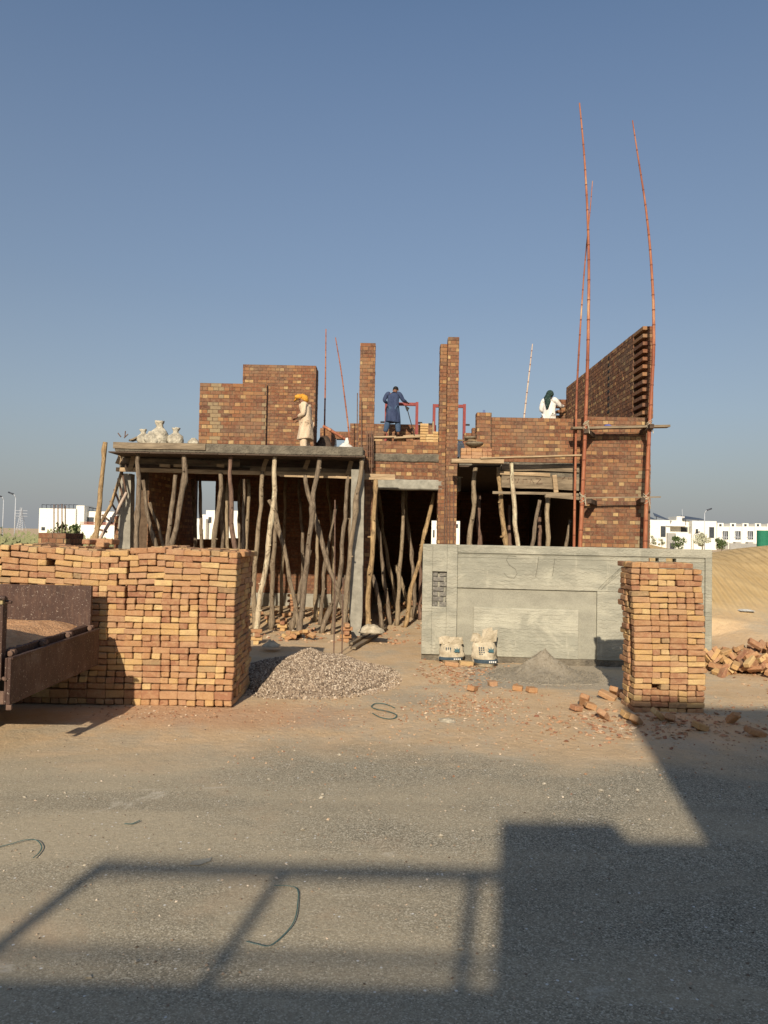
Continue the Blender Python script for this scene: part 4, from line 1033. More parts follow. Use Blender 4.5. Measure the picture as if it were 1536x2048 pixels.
# low brick pillar with bars behind the big pile
pl = empty('brick_gate_pillar', (P(105, 1075, 11.8).x, 11.9, 0)); tag(pl, 'square brick pillar stub with four upright steel bars behind the big pile', 'pillar')
mb = MB(); x0, x1 = X(77, 11.8, 1070), X(131, 11.8, 1070); zt_ = Z(104, 1066, 11.8)
mb.box(x0, x1, 11.8, 12.5, 0, zt_, 1); skin_bricks(mb, (x0, 11.8, 0), (1, 0, 0), (0, -1, 0), x1 - x0, 0, zt_); skin_bricks(mb, (x1, 11.8, 0), (0, 1, 0), (1, 0, 0), .7, 0, zt_)
par(mb.build('pillar_shaft', [M['wall_brick'], M['mortar']]), pl)
for q, yq, Yq in ((108, 1009, 12.0), (116, 1009, 12.3), (124, 1008, 12.0), (130.5, 1011, 12.3)): tube_part('steel_bar', [P(q, 1075, Yq), P(q, yq, Yq)], .009, M['rust'], pl, 6)

# ------------------------------------------------------------------ gravel and heaps
def mound(name, cx, cy, rx, ry, h, m, label, stones=0, ssz=.018, cat='heap', noise_a=.12, power=1.15, seed=0, smat=None):
    mb = MB(); N = 40; n = N + 1
    def hf(x, y):
        d = math.sqrt(((x - cx) / rx) ** 2 + ((y - cy) / ry) ** 2) * (1 + .30 * nz(math.atan2(y - cy, x - cx) * 1.1, seed, 3))
        if d >= 1.0: return -.03
        return h * (1 - d) ** power * (1 + noise_a * nz(x * 3, y * 3, seed)) * 1.0 + .01 * nz(x * 14, y * 14, 2) + .012
    V = []
    for j in range(n):
        for i in range(n):
            x = cx + (i / N * 2 - 1) * rx * 1.2; y = cy + (j / N * 2 - 1) * ry * 1.2; V.append((x, y, gh(x, y) + hf(x, y)))
    mb.poly(V, [(j * n + i, j * n + i + 1, (j + 1) * n + i + 1, (j + 1) * n + i) for j in range(N) for i in range(N)], 0, .35)
    for k in range(stones):
        a = random.random() * 6.283; r = random.random() ** .55 * 1.18; x = cx + math.cos(a) * r * rx; y = cy + math.sin(a) * r * ry
        if r > 1 and random.random() < (r - 1) * 4: continue
        z = gh(x, y) + max(hf(x, y), 0) + .004; s = ssz * random.uniform(.5, 1.3)
        pts = [Vector(q) * s * random.uniform(.6, 1.25) for q in ((1, 0, 0), (-1, 0, 0), (0, 1, 0), (0, -1, 0), (0, 0, .8), (0, 0, -.8))]
        ro = eul(random.random() * 3, random.random() * 3, random.random() * 3)
        mb.poly([ro @ q + Vector((x, y, z)) for q in pts], [(0, 2, 4), (2, 1, 4), (1, 3, 4), (3, 0, 4), (2, 0, 5), (1, 2, 5), (3, 1, 5), (0, 3, 5)], 1, random.random())
    o = mb.build(name, [m, smat or M['gravel']], None); tag(o, label, cat, kind='stuff'); return o
mound('gravel_heap', -1.05, 11.1, 1.15, 1.4, .35, M['gravel'], 'low heap of pinkish grey gravel between the piles', 22000, .016, power=.72, seed=2, noise_a=.2)
mound('mortar_sand_heap', P(1090, 1340, 11.5).x, 11.5, .85, .75, .33, M['mortar_sand'], 'small cone of grey sand in front of the plastered panel', 2600, .010, power=1.9, seed=5, noise_a=.5,
      smat=M['mortar_sand'])
def litter(name, n, fn, size, m, label, seed, flat=.6):
    random.seed(seed); mb = MB()
    for k in range(n):
        x, y = fn(); s = random.uniform(*size); z = gh(x, y) + s * .2
        pts = [Vector(q) * s * random.uniform(.5, 1.3) for q in ((1, 0, 0), (-1, 0, 0), (0, 1, 0), (0, -1, 0), (0, 0, flat), (0, 0, -flat))]
        ro = eul(random.uniform(-.4, .4), random.uniform(-.4, .4), random.random() * 6.28)
        mb.poly([ro @ q + Vector((x, y, z)) for q in pts], [(0, 2, 4), (2, 1, 4), (1, 3, 4), (3, 0, 4), (2, 0, 5), (1, 2, 5), (3, 1, 5), (0, 3, 5)], 0, random.random())
    o = mb.build(name, m); tag(o, label, 'stones', kind='stuff'); return o
def pxfn(cx, cy, sx, sy):
    def f():
        g = gpt(random.gauss(cx, sx), max(1240, random.gauss(cy, sy))); return g.x, g.y
    return f
litter('pebbles', 1500, lambda: (random.uniform(-4, 4.6), random.uniform(2.4, 8.6)), (.004, .012), M['gravel'], 'small pale pebbles scattered over the dusty road', 1)
litter('pebbles', 1600, lambda: (random.uniform(-1.5, 5.2), random.gauss(8.9, .9)), (.006, .018), M['chip'], 'stone chips scattered along the sandy verge', 2)
litter('brick_chips', 500, pxfn(930, 1345, 48, 14), (.012, .04), M['chip'], 'thin brick chips strewn in front of the cement bags', 3, .35)
litter('brick_chips', 420, pxfn(935, 1412, 60, 16), (.01, .028), M['chip'], 'stone chips lying on the sand before the grey wall', 4, .5)
litter('brick_chips', 420, pxfn(1290, 1450, 110, 16), (.01, .045), M['chip'], 'broken brick chips around the foot of the free-standing stack', 5, .4)
litter('brick_chips', 260, pxfn(330, 1425, 90, 12), (.008, .022), M['chip'], 'brick crumbs along the foot of the big pile', 6, .5)
litter('rubble', 380, lambda: (random.uniform(-2.6, 1.2), random.uniform(14.5, 20)), (.02, .07), M['chip'], 'broken rubble over the porch floor', 7, .5)
litter('pebbles', 260, lambda: (random.uniform(5.3, 7.5), random.uniform(9.6, 14)), (.01, .04), M['chip'], 'earthy clods on the sand right of the stack', 8, .5)
litter('clods', 60, lambda: (random.uniform(-3, 3), random.uniform(2.4, 8)), (.012, .028), M['cement_heap'], 'dark clods lying on the road surface', 10)
litter('asphalt_stones', 5000, lambda: (random.uniform(-3.3, 3.6), 2.2 + 5.5 * random.random() ** 1.3), (.0025, .006), M['gravel'], 'fine grit over the road surface', 9)
random.seed(21)

# ------------------------------------------------------------------ sacks
def ring(c, rx, ry, n, z, ph=0, amp=0.0, sd=0, ex=2.6):
    out = []
    for q in range(n):
        a = 2 * math.pi * q / n; ca, sa = math.cos(a), math.sin(a)
        f = (abs(ca) ** ex + abs(sa) ** ex) ** (-1 / ex); w = 1 + amp * nz(ca * 2 + sd, sa * 2, z * 3 + ph)
        out.append((c[0] + ca * f * rx * w, c[1] + sa * f * ry * w, z))
    return out
def cement_bag(px, py, Yoff, w, h, lean, label, tall):
    g = gpt(px, py); g.z = gh(g.x, g.y) + .01
    root = empty('cement_bag', tuple(g)); tag(root, label, 'cement bag', 'cement bags at the foot of the grey wall')
    mb = MB(); n = 24; rings = []; K = 22
    for k in range(K):
        t = k / (K - 1); z = h * t; bul = (1 + .10 * math.sin(t * 3.1)) * (1 - .12 * (1 - t) * (1 - t) * 3 if t < .1 else 1)
        rx = w / 2 * bul * (1 - .15 * sst(.7, 1, t)); ry = w * .28 * bul * (1 - .55 * sst(.55, 1, t))
        rings.append(ring((lean * t * h + .03 * nz(t * 4, px, 1), 0), rx * (1 - .2 * t), ry, n, z + (0 if t < .8 else .05 * nz(t * 20, px, 3)), px * .1, .26, px, 2.3))
    def mf(i, q):
        t = i / (K - 1)
        return 1 if (.13 < t < .27 and 12 < q < 24) else 0
    mb.loft(rings, mf=mf); par(mb.build('bag_body', [M['sack'], M['ink']], None, True), root).matrix_parent_inverse = Matrix(); 
    rim = MB(); top = rings[-1]; q_ = [Vector(p) + Vector((0, 0, .012 * math.sin(i_ * 2.1))) for i_, p in enumerate(top)] + [Vector(top[0])]
    rim.tube(q_, [(.022 + .012 * nz(i_ * .9, px, 2)) for i_ in range(len(q_))], 7, lump=.25)
    par(rim.build('rolled_rim', M['sack'], None, True), root).matrix_parent_inverse = Matrix()
    mo = MB(); cx_ = sum(p[0] for p in top) / len(top); mo.poly([(cx_ + (p[0] - cx_) * .9, p[1] * .9, h + .006) for p in top], [tuple(range(len(top)))]); par(mo.build('open_mouth', M['ink'], None), root).matrix_parent_inverse = Matrix()  # flat dark disc paints the shaded hollow of the bag
    # torn paper flaps at the mouth
    fl = MB()
    for k in range(9):
        a = k / 9 * 6.283; x = lean * h + math.cos(a) * w * .36; y = math.sin(a) * w * .15; L = (.16 if tall and k in (0, 1, 7, 8) else .08) * random.uniform(.7, 1.2)
        dx = random.uniform(-.05, .05) + (-.05 if not tall and math.cos(a) < 0 else .0)
        p0, p1 = (x - .07, y - .02, h - .05), (x + .07, y + .01, h - .05); p2 = (x + .045 + dx, y - .03, h + L); p3 = (x - .04 + dx, y + .03, h + L * .8)
        fl.poly([p0, p1, p2, p3, (p0[0], p0[1] + .008, p0[2]), (p1[0], p1[1] + .008, p1[2]), (p2[0], p2[1] + .008, p2[2]), (p3[0], p3[1] + .008, p3[2])], MB.BF)
    par(fl.build('torn_flap', M['sack'], None), root).matrix_parent_inverse = Matrix()
    # leaf print and lettering
    pr = MB(); zc = h * .62; xc = lean * zc + w * .22; yf = -w * .28 * 1.2 - .012
    for a in (-70, -35, 0, 35, 70):
        aa = R(a); L = .085 if abs(a) < 60 else .06; dx_, dz_ = math.sin(aa), math.cos(aa); nx_, nz_ = dz_, -dx_
        b0 = (xc, zc - .03); tp = (xc + dx_ * L, zc - .03 + dz_ * L); md = (xc + dx_ * L * .5, zc - .03 + dz_ * L * .5)
        pr.poly([(b0[0], yf, b0[1]), (md[0] + nx_ * .014, yf - .002, md[1] + nz_ * .014), (tp[0], yf + .012, tp[1]), (md[0] - nx_ * .014, yf - .002, md[1] - nz_ * .014)], [(0, 1, 2, 3)], 0)
    par(pr.build('leaf_print', M['leaf_ink'], None), root).matrix_parent_inverse = Matrix()
    pr = MB()
    for k, zz in enumerate((.45, .52, .6, .68)):
        for q in range(3): pr.box(-w * .25 + lean * zz * h + q * .035, -w * .25 + lean * zz * h + q * .035 + .02, yf + .02, yf + .035, zz * h, zz * h + .02, 1)
    par(pr.build('printed_letters', [M['leaf_ink'], M['ink']], None), root).matrix_parent_inverse = Matrix()
    pr = MB()
    for k in range(4): pr.box(.04 + lean * .2 * h + k * .032, .06 + lean * .2 * h + k * .032, yf + .006, yf + .02, .18 * h, .24 * h, 2)
    par(pr.build('printed_letters', [M['leaf_ink'], M['ink'], M['white_print']], None), root).matrix_parent_inverse = Matrix()
    return root
cement_bag(901, 1326, 0, .40, .36, .02, 'left open cement bag at the grey wall, top folded over', False)
cement_bag(972, 1334, 0, .42, .46, -.12, 'right open cement bag at the grey wall, torn flap standing up', True)
def sack(px, py, Y, w, h, m, label, neck=True, sd=1, zb=None, group=None, cat='sack'):
    p = P(px, py, Y); z0 = zb if zb is not None else p.z; mb = MB(); rings = []; K = 15; n = 22; lean = .25 * nz(sd * 7.7, 1, 2)
    for k in range(K):
        t = k / (K - 1)
        if neck: prof = (.86 + .16 * math.sin(min(1, t / .45) * math.pi)) if t < .42 else (.95 - .63 * sst(.42, .74, t) ** 1.3 + .16 * sst(.82, 1, t))
        else: prof = .35 + .65 * math.sin(min(1, .25 + t * .78) * math.pi) if t > .2 else .9
        rg = []
        for q in range(n):
            a = 2 * math.pi * q / n; ca, sa = math.cos(a), math.sin(a); f = (abs(ca) ** 2.6 + abs(sa) ** 2.6) ** (-1 / 2.6)
            cr = 1 + .16 * nz(ca * 1.7 + sd * 3, sa * 1.7, t * 4) + (.05 + .22 * sst(.4, .8, t)) * nz(ca * 3.2 + sd, sa * 3.2, t * 7)
            rg.append((p.x + lean * w * t + ca * f * w / 2 * prof * cr, Y + sa * f * w * .36 * prof * cr, z0 + h * t + (.0 if t < .3 else .07 * h * nz(ca * 2, sa * 2 + sd, t * 4))))
        rings.append(rg)
    mb.loft(rings); o = mb.build('sack', m, None, True, loc=(p.x, Y, z0)); tag(o, label, cat, group); return o
RS = 'cement sacks on the porch slab'
sack(289, 871, 15.5, .30, .32, M['sack_roof'], 'leftmost cream sack on the porch slab, short with a frayed neck', True, 1, SZ, RS)
sack(318, 871, 15.45, .42, .50, M['sack_roof'], 'tallest cream sack on the porch slab, middle one with a knotted neck', True, 2, SZ, RS)
sack(304, 871, 15.35, .30, .26, M['sack_roof'], 'bulging front sack squeezed between the left and tallest sacks', False, 8, SZ, RS)
sack(351, 873, 15.45, .34, .36, M['sack_roof'], 'right sack on the porch slab, rounder with a pointed top', True, 3, SZ, RS)
sack(387, 876, 15.5, .24, .16, M['sack_roof'], 'small crumpled grey bag on the slab next to the low brick wall', False, 4, SZ, None)
sack(692, 886, 16.6, .42, .24, M['sack_white'], 'low white sack on the slab left of the brick pillar', False, 5, SZ, None)
sack(694, 884, 16.9, .16, .40, M['sack_white'], 'crumpled pale sheet standing behind the low white sack', False, 6, SZ, None, 'sheet')
beam_obj('loose_plank', P(262, 876, 15.6) + Vector((0, 0, -.06)), P(279, 872, 15.5) + Vector((0, 0, -.03)), .12, .03, M['board'], 'short board lying on the slab left of the sacks', 'plank')
rb = MB()
for a, b in (((236, 866), (242, 874)), ((251, 862), (250, 874)), ((256, 868), (248, 876))): rb.tube([P(*a, 15.4), P(*b, 15.4)], .012, 5)
tag(rb.build('steel_offcut', M['rust'], None), 'short rusty bar ends sticking up at the left end of the slab', 'steel bars')
rag('plastic_sheet', 742, 1262, 14.6, .5, .16, M['sack'], 'crumpled empty sack on the ground right of the concrete column', 'sack', 9, .5)
rag('plastic_scrap', 893, 1441, gpt(893, 1441).y, .20, .03, M['sack'], 'flattened white plastic scrap on the sandy verge', 'litter', 4, .22)
rag('plastic_scrap', 542, 1291, 13.4, .3, .10, M['sack'], 'crumpled plastic scrap behind the end of the brick pile', 'litter', 5, .3)
g = gpt(1490, 1222); rag('plastic_scrap', 1490, 1222, g.y, .35, .03, M['sack_white'], 'white scrap lying on the dune foot', 'litter', 7, .3).location.z = g.z + .01
for q, (a, b, lab) in enumerate([((700, 1293), (752, 1265), 'grey plank lying on the ground from gravel to the crumpled sack'), ((706, 1302), (770, 1262), 'second plank lying beside the grey one')]):
    pa, pb = gpt(*a), gpt(*b); beam_obj('ground_plank', pa + Vector((0, 0, .05)), pb + Vector((0, 0, .06)), .1, .04, M['board'], lab, 'plank')
for q, (x_, y0_, y1_) in enumerate([(668, 1150, 1292), (684, 1195, 1296)]):
    mb = MB(); a = P(x_, y1_, 12.9); mb.tube([(a.x, 12.9, gh(a.x, 12.9) - .05), P(x_ + 1, (y0_ + y1_) / 2, 12.9), P(x_ + 2, y0_ - (150 if q == 0 else 40), 12.9)], .012, 6)
    tag(mb.build('steel_rod', M['rust'], None), ['tall thin rusty rod standing behind the gravel heap', 'shorter rusty rod standing behind the gravel heap, nearer the column'][q], 'steel rod')

# ------------------------------------------------------------------ things on the roof
RZ = SZ
def door_frame(px0, px1, py, Y, label, g='red steel door frames on the roof'):
    a, b = P(px0, py, Y), P(px1, py, Y); o = empty('door_frame', (a.x, Y, RZ)); tag(o, label, 'door frame', g)
    w = .09
    def pt(name, *bx):
        mb = MB(); mb.box(*bx); q = mb.build(name, M['red_steel'], None); par(q, o); return q
    pt('jamb', a.x, a.x + w, Y, Y + .12, RZ, a.z); pt('jamb', b.x - w, b.x, Y, Y + .12, RZ, b.z - .0); pt('head', a.x + w, b.x - w, Y + .003, Y + .117, a.z - w * 1.1, a.z - .002)
    mb = MB(); zz = a.z - .7; mb.box(a.x - .14, a.x - .002, Y + .04, Y + .07, zz, zz + .06); mb.box(b.x + .002, b.x + .14, Y + .04, Y + .07, zz, zz + .06)
    par(mb.build('fixing_lug', M['dark'], None), o)
door_frame(770, 837, 804, 24.6, 'red steel door frame the man in blue is holding'); door_frame(866, 932, 808, 24.6, 'red steel door frame behind the double brick pillar')
mb = MB(); mb.tube([P(811, 811, 24.2), P(815, 822, 24.2)], .03, 6); mb.tube([P(815, 820, 24.2), P(829, 872, 24.2)], .016, 6)
mb.obox(P(815, 817, 24.2), (.1, .05, .09), eul(0, .5, 0))
tag(mb.build('brace_rod', M['dark'], None), 'thin dark brace leaning on the left red door frame', 'rod')
SC = P(790, 873, 24.0).z
pk = beam_obj('scaffold_board', P(746, 875, 24.0), P(792, 874, 24.0), .3, .05, M['board_pale'], 'pale scaffold board the man in blue stands on', 'plank')
beam_obj('scaffold_board', P(788, 876.5, 23.8), P(842, 874, 23.8), .3, .05, M['board_pale'], 'second pale board overlapping to the right of the man in blue', 'plank')
beam_obj('scaffold_board', P(806, 873, 24.35), P(842, 871, 24.35), .25, .04, M['board_pale'], 'pale board under the foot of the dark brace', 'plank')
def trestle(px, Y, w, label, d=.24):
    p = P(px, 880, Y); o = MB(); top = P(px, 877, Y).z - .03; n = int((top - RZ) / .078); hh = (top - RZ) / n
    for k in range(n):
        o.obox((p.x, Y, RZ + hh * (k + .5)), (w, d, hh - .004), None, 0, random.random(), .004)
    tag(o.build('brick_support', M['pile_brick'], None), label, 'brick stack', 'brick stacks carrying the roof scaffold')
trestle(757, 24.0, .24, 'brick support under the left end of the roof scaffold board'); trestle(801, 23.95, .24, 'brick support under the overlap of the roof scaffold boards')
trestle(834, 23.9, .24, 'brick support under the right end of the roof scaffold boards')
def yellow_stack(px, py, Y, w, hb, label, mt='board_pale', nrow=5):
    p = P(px, py, Y); mb = MB(); top = P(px, hb, Y).z; h = (top - RZ)
    n = max(2, int(h / .08)); 
    for k in range(n):
        mb.obox((p.x, Y, RZ + h / n * (k + .5)), (w, .25, h / n - .012), eul(0, 0, random.uniform(-.03, .03)), 0, random.uniform(.75, .95), .004, .005)
    tag(mb.build('brick_column', M['pile_brick'], None), label, 'brick stack', 'yellow brick stacks on the roof')
yellow_stack(848, 870, 22.0, .24, 848, 'tall narrow brick stack on the roof right of the left door frame')
yellow_stack(859.5, 876, 21.4, .22, 869, 'short yellow brick stack on the roof, middle of three')
yellow_stack(873, 876, 21.4, .22, 864, 'yellow brick stack on the roof against the double pillar')
mb = MB(); mb.tube([P(866, 880, 21.9), P(866.5, 843, 21.9)], .03, 5); tag(mb.build('wooden_stake', M['board_pale'], None), 'pale stake standing behind the yellow brick stacks', 'stake')
# brick row and mortar pans beside the pillar
mb = MB(); Yp = 15.55
for r in range(3):
    x = X(922, Yp, 905)
    while x < X(983, Yp, 905) - .05:
        w = random.choice((.11, .11, .225)); x2 = min(x + w, X(984, Yp, 905))
        if x2 - x > .05: mb.obox(((x + x2) / 2, Yp + .1, P(950, 917.5, Yp).z + .037 + r * .074), (x2 - x - .006, .22, .07), None, 0, random.uniform(0, .6), .003, .004)
        x = x2
tag(mb.build('brick_row', M['pile_brick'], None), 'three low rows of red bricks under the mortar pans', 'brick stack')
def panobj(px, py, Y, r, label):
    p = P(px, py, Y); mb = MB(); rings = []
    for t in range(7):
        a = t / 6; rr = r * (.45 + .55 * math.sin(a * 1.57)); rings.append([(p.x + math.cos(q / 20 * 6.283) * rr, Y + math.sin(q / 20 * 6.283) * rr, p.z + a * r * .45) for q in range(20)])
    for t in range(5):
        a = 1 - t / 5; rr = (r - .012) * (.45 + .55 * math.sin(a * 1.57)); rings.append([(p.x + math.cos(q / 20 * 6.283) * rr, Y + math.sin(q / 20 * 6.283) * rr, p.z + .02 + a * r * .43) for q in range(20)])
    mb.loft(rings); tag(mb.build('mortar_pan', M['pan'], None, True), label, 'pan', 'mortar pans')
zb_ = P(950, 896, 15.7)
panobj(949, 895, 15.68, .2, 'larger mortar crusted pan on the red brick rows'); panobj(941, 881, 15.9, .14, 'smaller mortar pan behind and above the larger one')
beam_obj('scaffold_board', P(916, 880, 16.4), P(950, 881, 15.75), .16, .03, M['board_pale'], 'short pale board between the double pillar and the mortar pans', 'plank')
mb = MB()
for q in (966.5, 969.5): mb.tube([P(q, 830, 15.7), P(q, 820, 15.7)], .008, 6)
tag(mb.build('pipe_end', M['blue_rag'], None), 'two blue pipe ends on top of the brick pier', 'pipes')
sack(648, 884, 20.2, .62, .85, M['board_dark'], 'dark covered bundle on the roof right of the man in cream', False, 12, SZ, None, 'bundle')  # upright lumpy form in the dark board tone

# ------------------------------------------------------------------ people
def skin_mesh(name, pts, edges, roots, m, parent, sub=2):
    me = bpy.data.meshes.new(name); me.from_pydata([p[:3] for p in pts], edges, []); o = bpy.data.objects.new(name, me); C.objects.link(o)
    sm = o.modifiers.new('skin', 'SKIN'); sm.use_smooth_shade = True
    for i, p in enumerate(pts):
        r = p[3]; me.skin_vertices[0].data[i].radius = (r, p[4] if len(p) > 4 else r); me.skin_vertices[0].data[i].use_root = i in roots
    ss = o.modifiers.new('sub', 'SUBSURF'); ss.levels = sub; ss.render_levels = sub; me.materials.append(m); o.parent = parent; return o
def person(loc, yaw, label, pose, cl, head='hair', scale=1.0, crop=False):
    root = empty('person', loc, yaw); root.scale = (scale,) * 3; tag(root, label, 'person')
    J = dict(pelvis=(0, 0, .95), waist=(0, .0, 1.08), chest=(0, .0, 1.3), neck=(0, 0, 1.47), head=(0, .02, 1.60), crown=(0, .0, 1.70),
             shL=(-.19, 0, 1.42), elL=(-.26, -.02, 1.15), wrL=(-.22, .12, .95), shR=(.19, 0, 1.42), elR=(.26, -.02, 1.15), wrR=(.22, .12, .95),
             hpL=(-.1, 0, .90), knL=(-.12, .03, .50), anL=(-.13, 0, .09), toL=(-.14, .16, .03), hpR=(.1, 0, .90), knR=(.12, .03, .50), anR=(.13, 0, .09), toR=(.14, .16, .03))
    J.update(pose); v = []; e = []; ix = {}
    def add(k, r, r2=None): ix[k] = len(v); v.append((*J[k], r, r2 or r))
    for k, r, r2 in (('pelvis', .13, .10), ('waist', .12, .09), ('chest', .115, .085), ('neck', .055, .055), ('head', .082, .095), ('crown', .06, .07)): add(k, r, r2)
    for s in 'LR':
        for k, r in (('sh', .05), ('el', .043), ('wr', .027), ('hp', .09), ('kn', .06), ('an', .038), ('to', .035)): add(k + s, r)
    e += [(ix['pelvis'], ix['waist']), (ix['waist'], ix['chest']), (ix['chest'], ix['neck']), (ix['neck'], ix['head']), (ix['head'], ix['crown'])]
    roots = {0}
    for s in 'LR':
        e += [(ix['chest'], ix['sh' + s]), (ix['sh' + s], ix['el' + s]), (ix['el' + s], ix['wr' + s]), (ix['pelvis'], ix['hp' + s]), (ix['hp' + s], ix['kn' + s]), (ix['kn' + s], ix['an' + s]), (ix['an' + s], ix['to' + s])]
        w = Vector(J['wr' + s]); d = (w - Vector(J['el' + s])).normalized(); sdv = d.cross(Vector((0, 0, 1))); sdv = sdv.normalized() if sdv.length > .1 else Vector((1, 0, 0))
        nrm = sdv.cross(d).normalized(); pm = w + d * .075; v.append((*pm, .036, .02)); pi = len(v) - 1; e.append((ix['wr' + s], pi))
        for k, (off, L) in enumerate(((-.028, .062), (-.010, .074), (.009, .070), (.027, .055))):
            b = w + d * .07 + sdv * off; i0 = len(v); roots.add(i0)
            v.append((*b, .010, .010)); v.append((*(b + d * L * .55 - nrm * .008), .009, .009)); v.append((*(b + d * L * .85 - nrm * .034), .007, .007)); e += [(i0, i0 + 1), (i0 + 1, i0 + 2)]
        b = w + d * .03 - sdv * .03; i0 = len(v); roots.add(i0)
        v.append((*b, .012, .012)); v.append((*(b + d * .035 - sdv * .03 - nrm * .01), .010, .010)); v.append((*(b + d * .062 - sdv * .032 - nrm * .022), .008, .008)); e += [(i0, i0 + 1), (i0 + 1, i0 + 2)]
    skin_mesh('body', v, e, roots, M['skin'], root)
    # face
    h = Vector(J['head']); fd = pose.get('face', (0, 1, -.1)); fd = Vector(fd).normalized(); sdv = fd.cross(Vector((0, 0, 1))).normalized(); up = sdv.cross(fd)
    mb = MB(); mb.tube([h + fd * .085 + up * .03, h + fd * .115 - up * .005, h + fd * .085 - up * .02], [.008, .016, .012], 6)
    for s in (-1, 1):
        mb.tube([h + sdv * .083 * s + up * .02, h + sdv * .09 * s, h + sdv * .083 * s - up * .03], [.012, .02, .01], 6)
    mb.tube([h + fd * .088 - up * .045 - sdv * .025, h + fd * .096 - up * .045, h + fd * .088 - up * .045 + sdv * .025], .008, 6); mb.build('face', M['skin'], root, True)
    mb = MB()
    for s in (-1, 1):
        c = h + fd * .083 + up * .022 + sdv * .032 * s; mb.tube([c - sdv * .012, c, c + sdv * .012], [.004, .009, .004], 6)
    mb.build('eye', M['dark'], root, True)
    def blob(name, c, rx, ry, rz, m, n=14, k=9, amp=.06, cut=None, fdir=None):
        mb = MB(); rings = []
        for i in range(k + 1):
            t = -math.pi / 2 + math.pi * i / k
            if cut and t < cut: continue
            rings.append([(c[0] + math.cos(t) * rx * math.cos(q / n * 6.283) * (1 + amp * nz(q * 1.7, i * 1.3, c[0])), c[1] + math.cos(t) * ry * math.sin(q / n * 6.283) * (1 + amp * nz(q * 1.7, i, 5)), c[2] + math.sin(t) * rz) for q in range(n)])
        mb.loft(rings); return mb.build(name, m, root, True)
    hb = h - fd * .012 + up * .035
    if head == 'hair':
        blob('hair', hb, .095, .108, .098, M['hair'], cut=-.5)
    elif head == 'turban':
        blob('headcloth', h + up * .055 - fd * .01, .115, .135, .075, M['orange_cloth'], amp=.25)
        mb = MB(); mb.tube([h - fd * .05 + up * .03, h - fd * .11 - up * .06, h - fd * .10 - up * .16], [.09, .085, .05], 10, lump=.12); mb.tube([h + fd * .08 + up * .07, h + fd * .17 + up * .055], [.06, .03], 8, flat=.4)
        mb.build('headcloth_tail', M['orange_cloth'], root, True)
    else:
        blob('scarf', h + up * .035 - fd * .01, .115, .128, .12, M['scarf'], amp=.18, cut=-1.0)
        mb = MB(); mb.tube([h - fd * .05, h - fd * .10 - up * .12, h - fd * .13 - up * .28 + sdv * .06, h - fd * .14 - up * .50 + sdv * .09], [.105, .115, .085, .03], 10, lump=.15, flat=.55)
        mb.build('scarf_tail', M['scarf'], root, True)
    # trousers
    tv = [(*J['pelvis'], .15, .12)]; te = []
    for s in 'LR':
        i = len(tv); a, k, b = Vector(J['hp' + s]), Vector(J['kn' + s]), Vector(J['an' + s])
        tv += [(*a, .115), (*((a + k) / 2), .115), (*k, .10), (*((k + b) / 2), .098), (*(b + Vector((0, 0, .03))), .075)]; te += [(0, i), (i, i + 1), (i + 1, i + 2), (i + 2, i + 3), (i + 3, i + 4)]
    skin_mesh('trousers', tv, te, {0}, cl['leg'], root)
    # sleeves
    for s in 'LR':
        sv = []; se = []; rt = {0}; i = 0; c = Vector(J['chest']); a, k, b = Vector(J['sh' + s]), Vector(J['el' + s]), Vector(J['wr' + s])
        sv += [(*(a.lerp(c, .5) + Vector((0, 0, .02))), .12), (*(a + Vector((0, 0, .004))), .094), (*((a + k) / 2), .078), (*k, .066), (*(k.lerp(b, .5)), .058), (*(k.lerp(b, cl.get('cuff', .8))), .045)]; se += [(i + q, i + q + 1) for q in range(5)]
        skin_mesh('sleeve', sv, se, rt, cl['top'], root)
    # long shirt: lofted with folds, from neck to hem
    mb = MB(); rings = []; n = 28; pv, wa, chs, nk = (Vector(J[q]) for q in ('pelvis', 'waist', 'chest', 'neck')); hem = cl.get('hem', .48)
    seq = [(nk + Vector((0, 0, .005)), .062, .062), (nk.lerp(chs, .16), .145, .11), (nk.lerp(chs, .45), .205, .14), (chs, .20, .135), (chs.lerp(wa, .5), .19, .13), (wa, .185, .13), (pv, .20, .145)]
    kn = (Vector(J['knL']) + Vector(J['knR'])) / 2
    for t in (.25, .5, .75, 1.0):
        c = pv.lerp(kn, t); c.z = pv.z + (hem - pv.z) * t; seq.append((c, .205 + .055 * t, .15 + .06 * t))
    for i, (c, rx, ry) in enumerate(seq):
        fo = .0 if i < 3 else (.03 if i < 6 else .09); rg = []
        for q in range(n):
            a = q / n * 6.283; w = 1 + fo * math.sin(a * 6 + i * .35) * .5 + fo * nz(math.cos(a) * 2, math.sin(a) * 2, i * .7)
            rg.append((c.x + math.cos(a) * rx * w, c.y + math.sin(a) * ry * w, c.z + (.02 * math.sin(a * 2) if i == len(seq) - 1 else 0)))
        rings.append(rg)
    last = rings[-1]; cx = sum(p[0] for p in last) / n; cy = sum(p[1] for p in last) / n
    rings.append([(cx + (p[0] - cx) * .93, cy + (p[1] - cy) * .93, p[2] + .02) for p in last])
    mb.loft(rings[::-1]); o = mb.build('tunic', cl['top'], root, True)
    ss = o.modifiers.new('sub', 'SUBSURF'); ss.levels = 1; ss.render_levels = 1
    return root
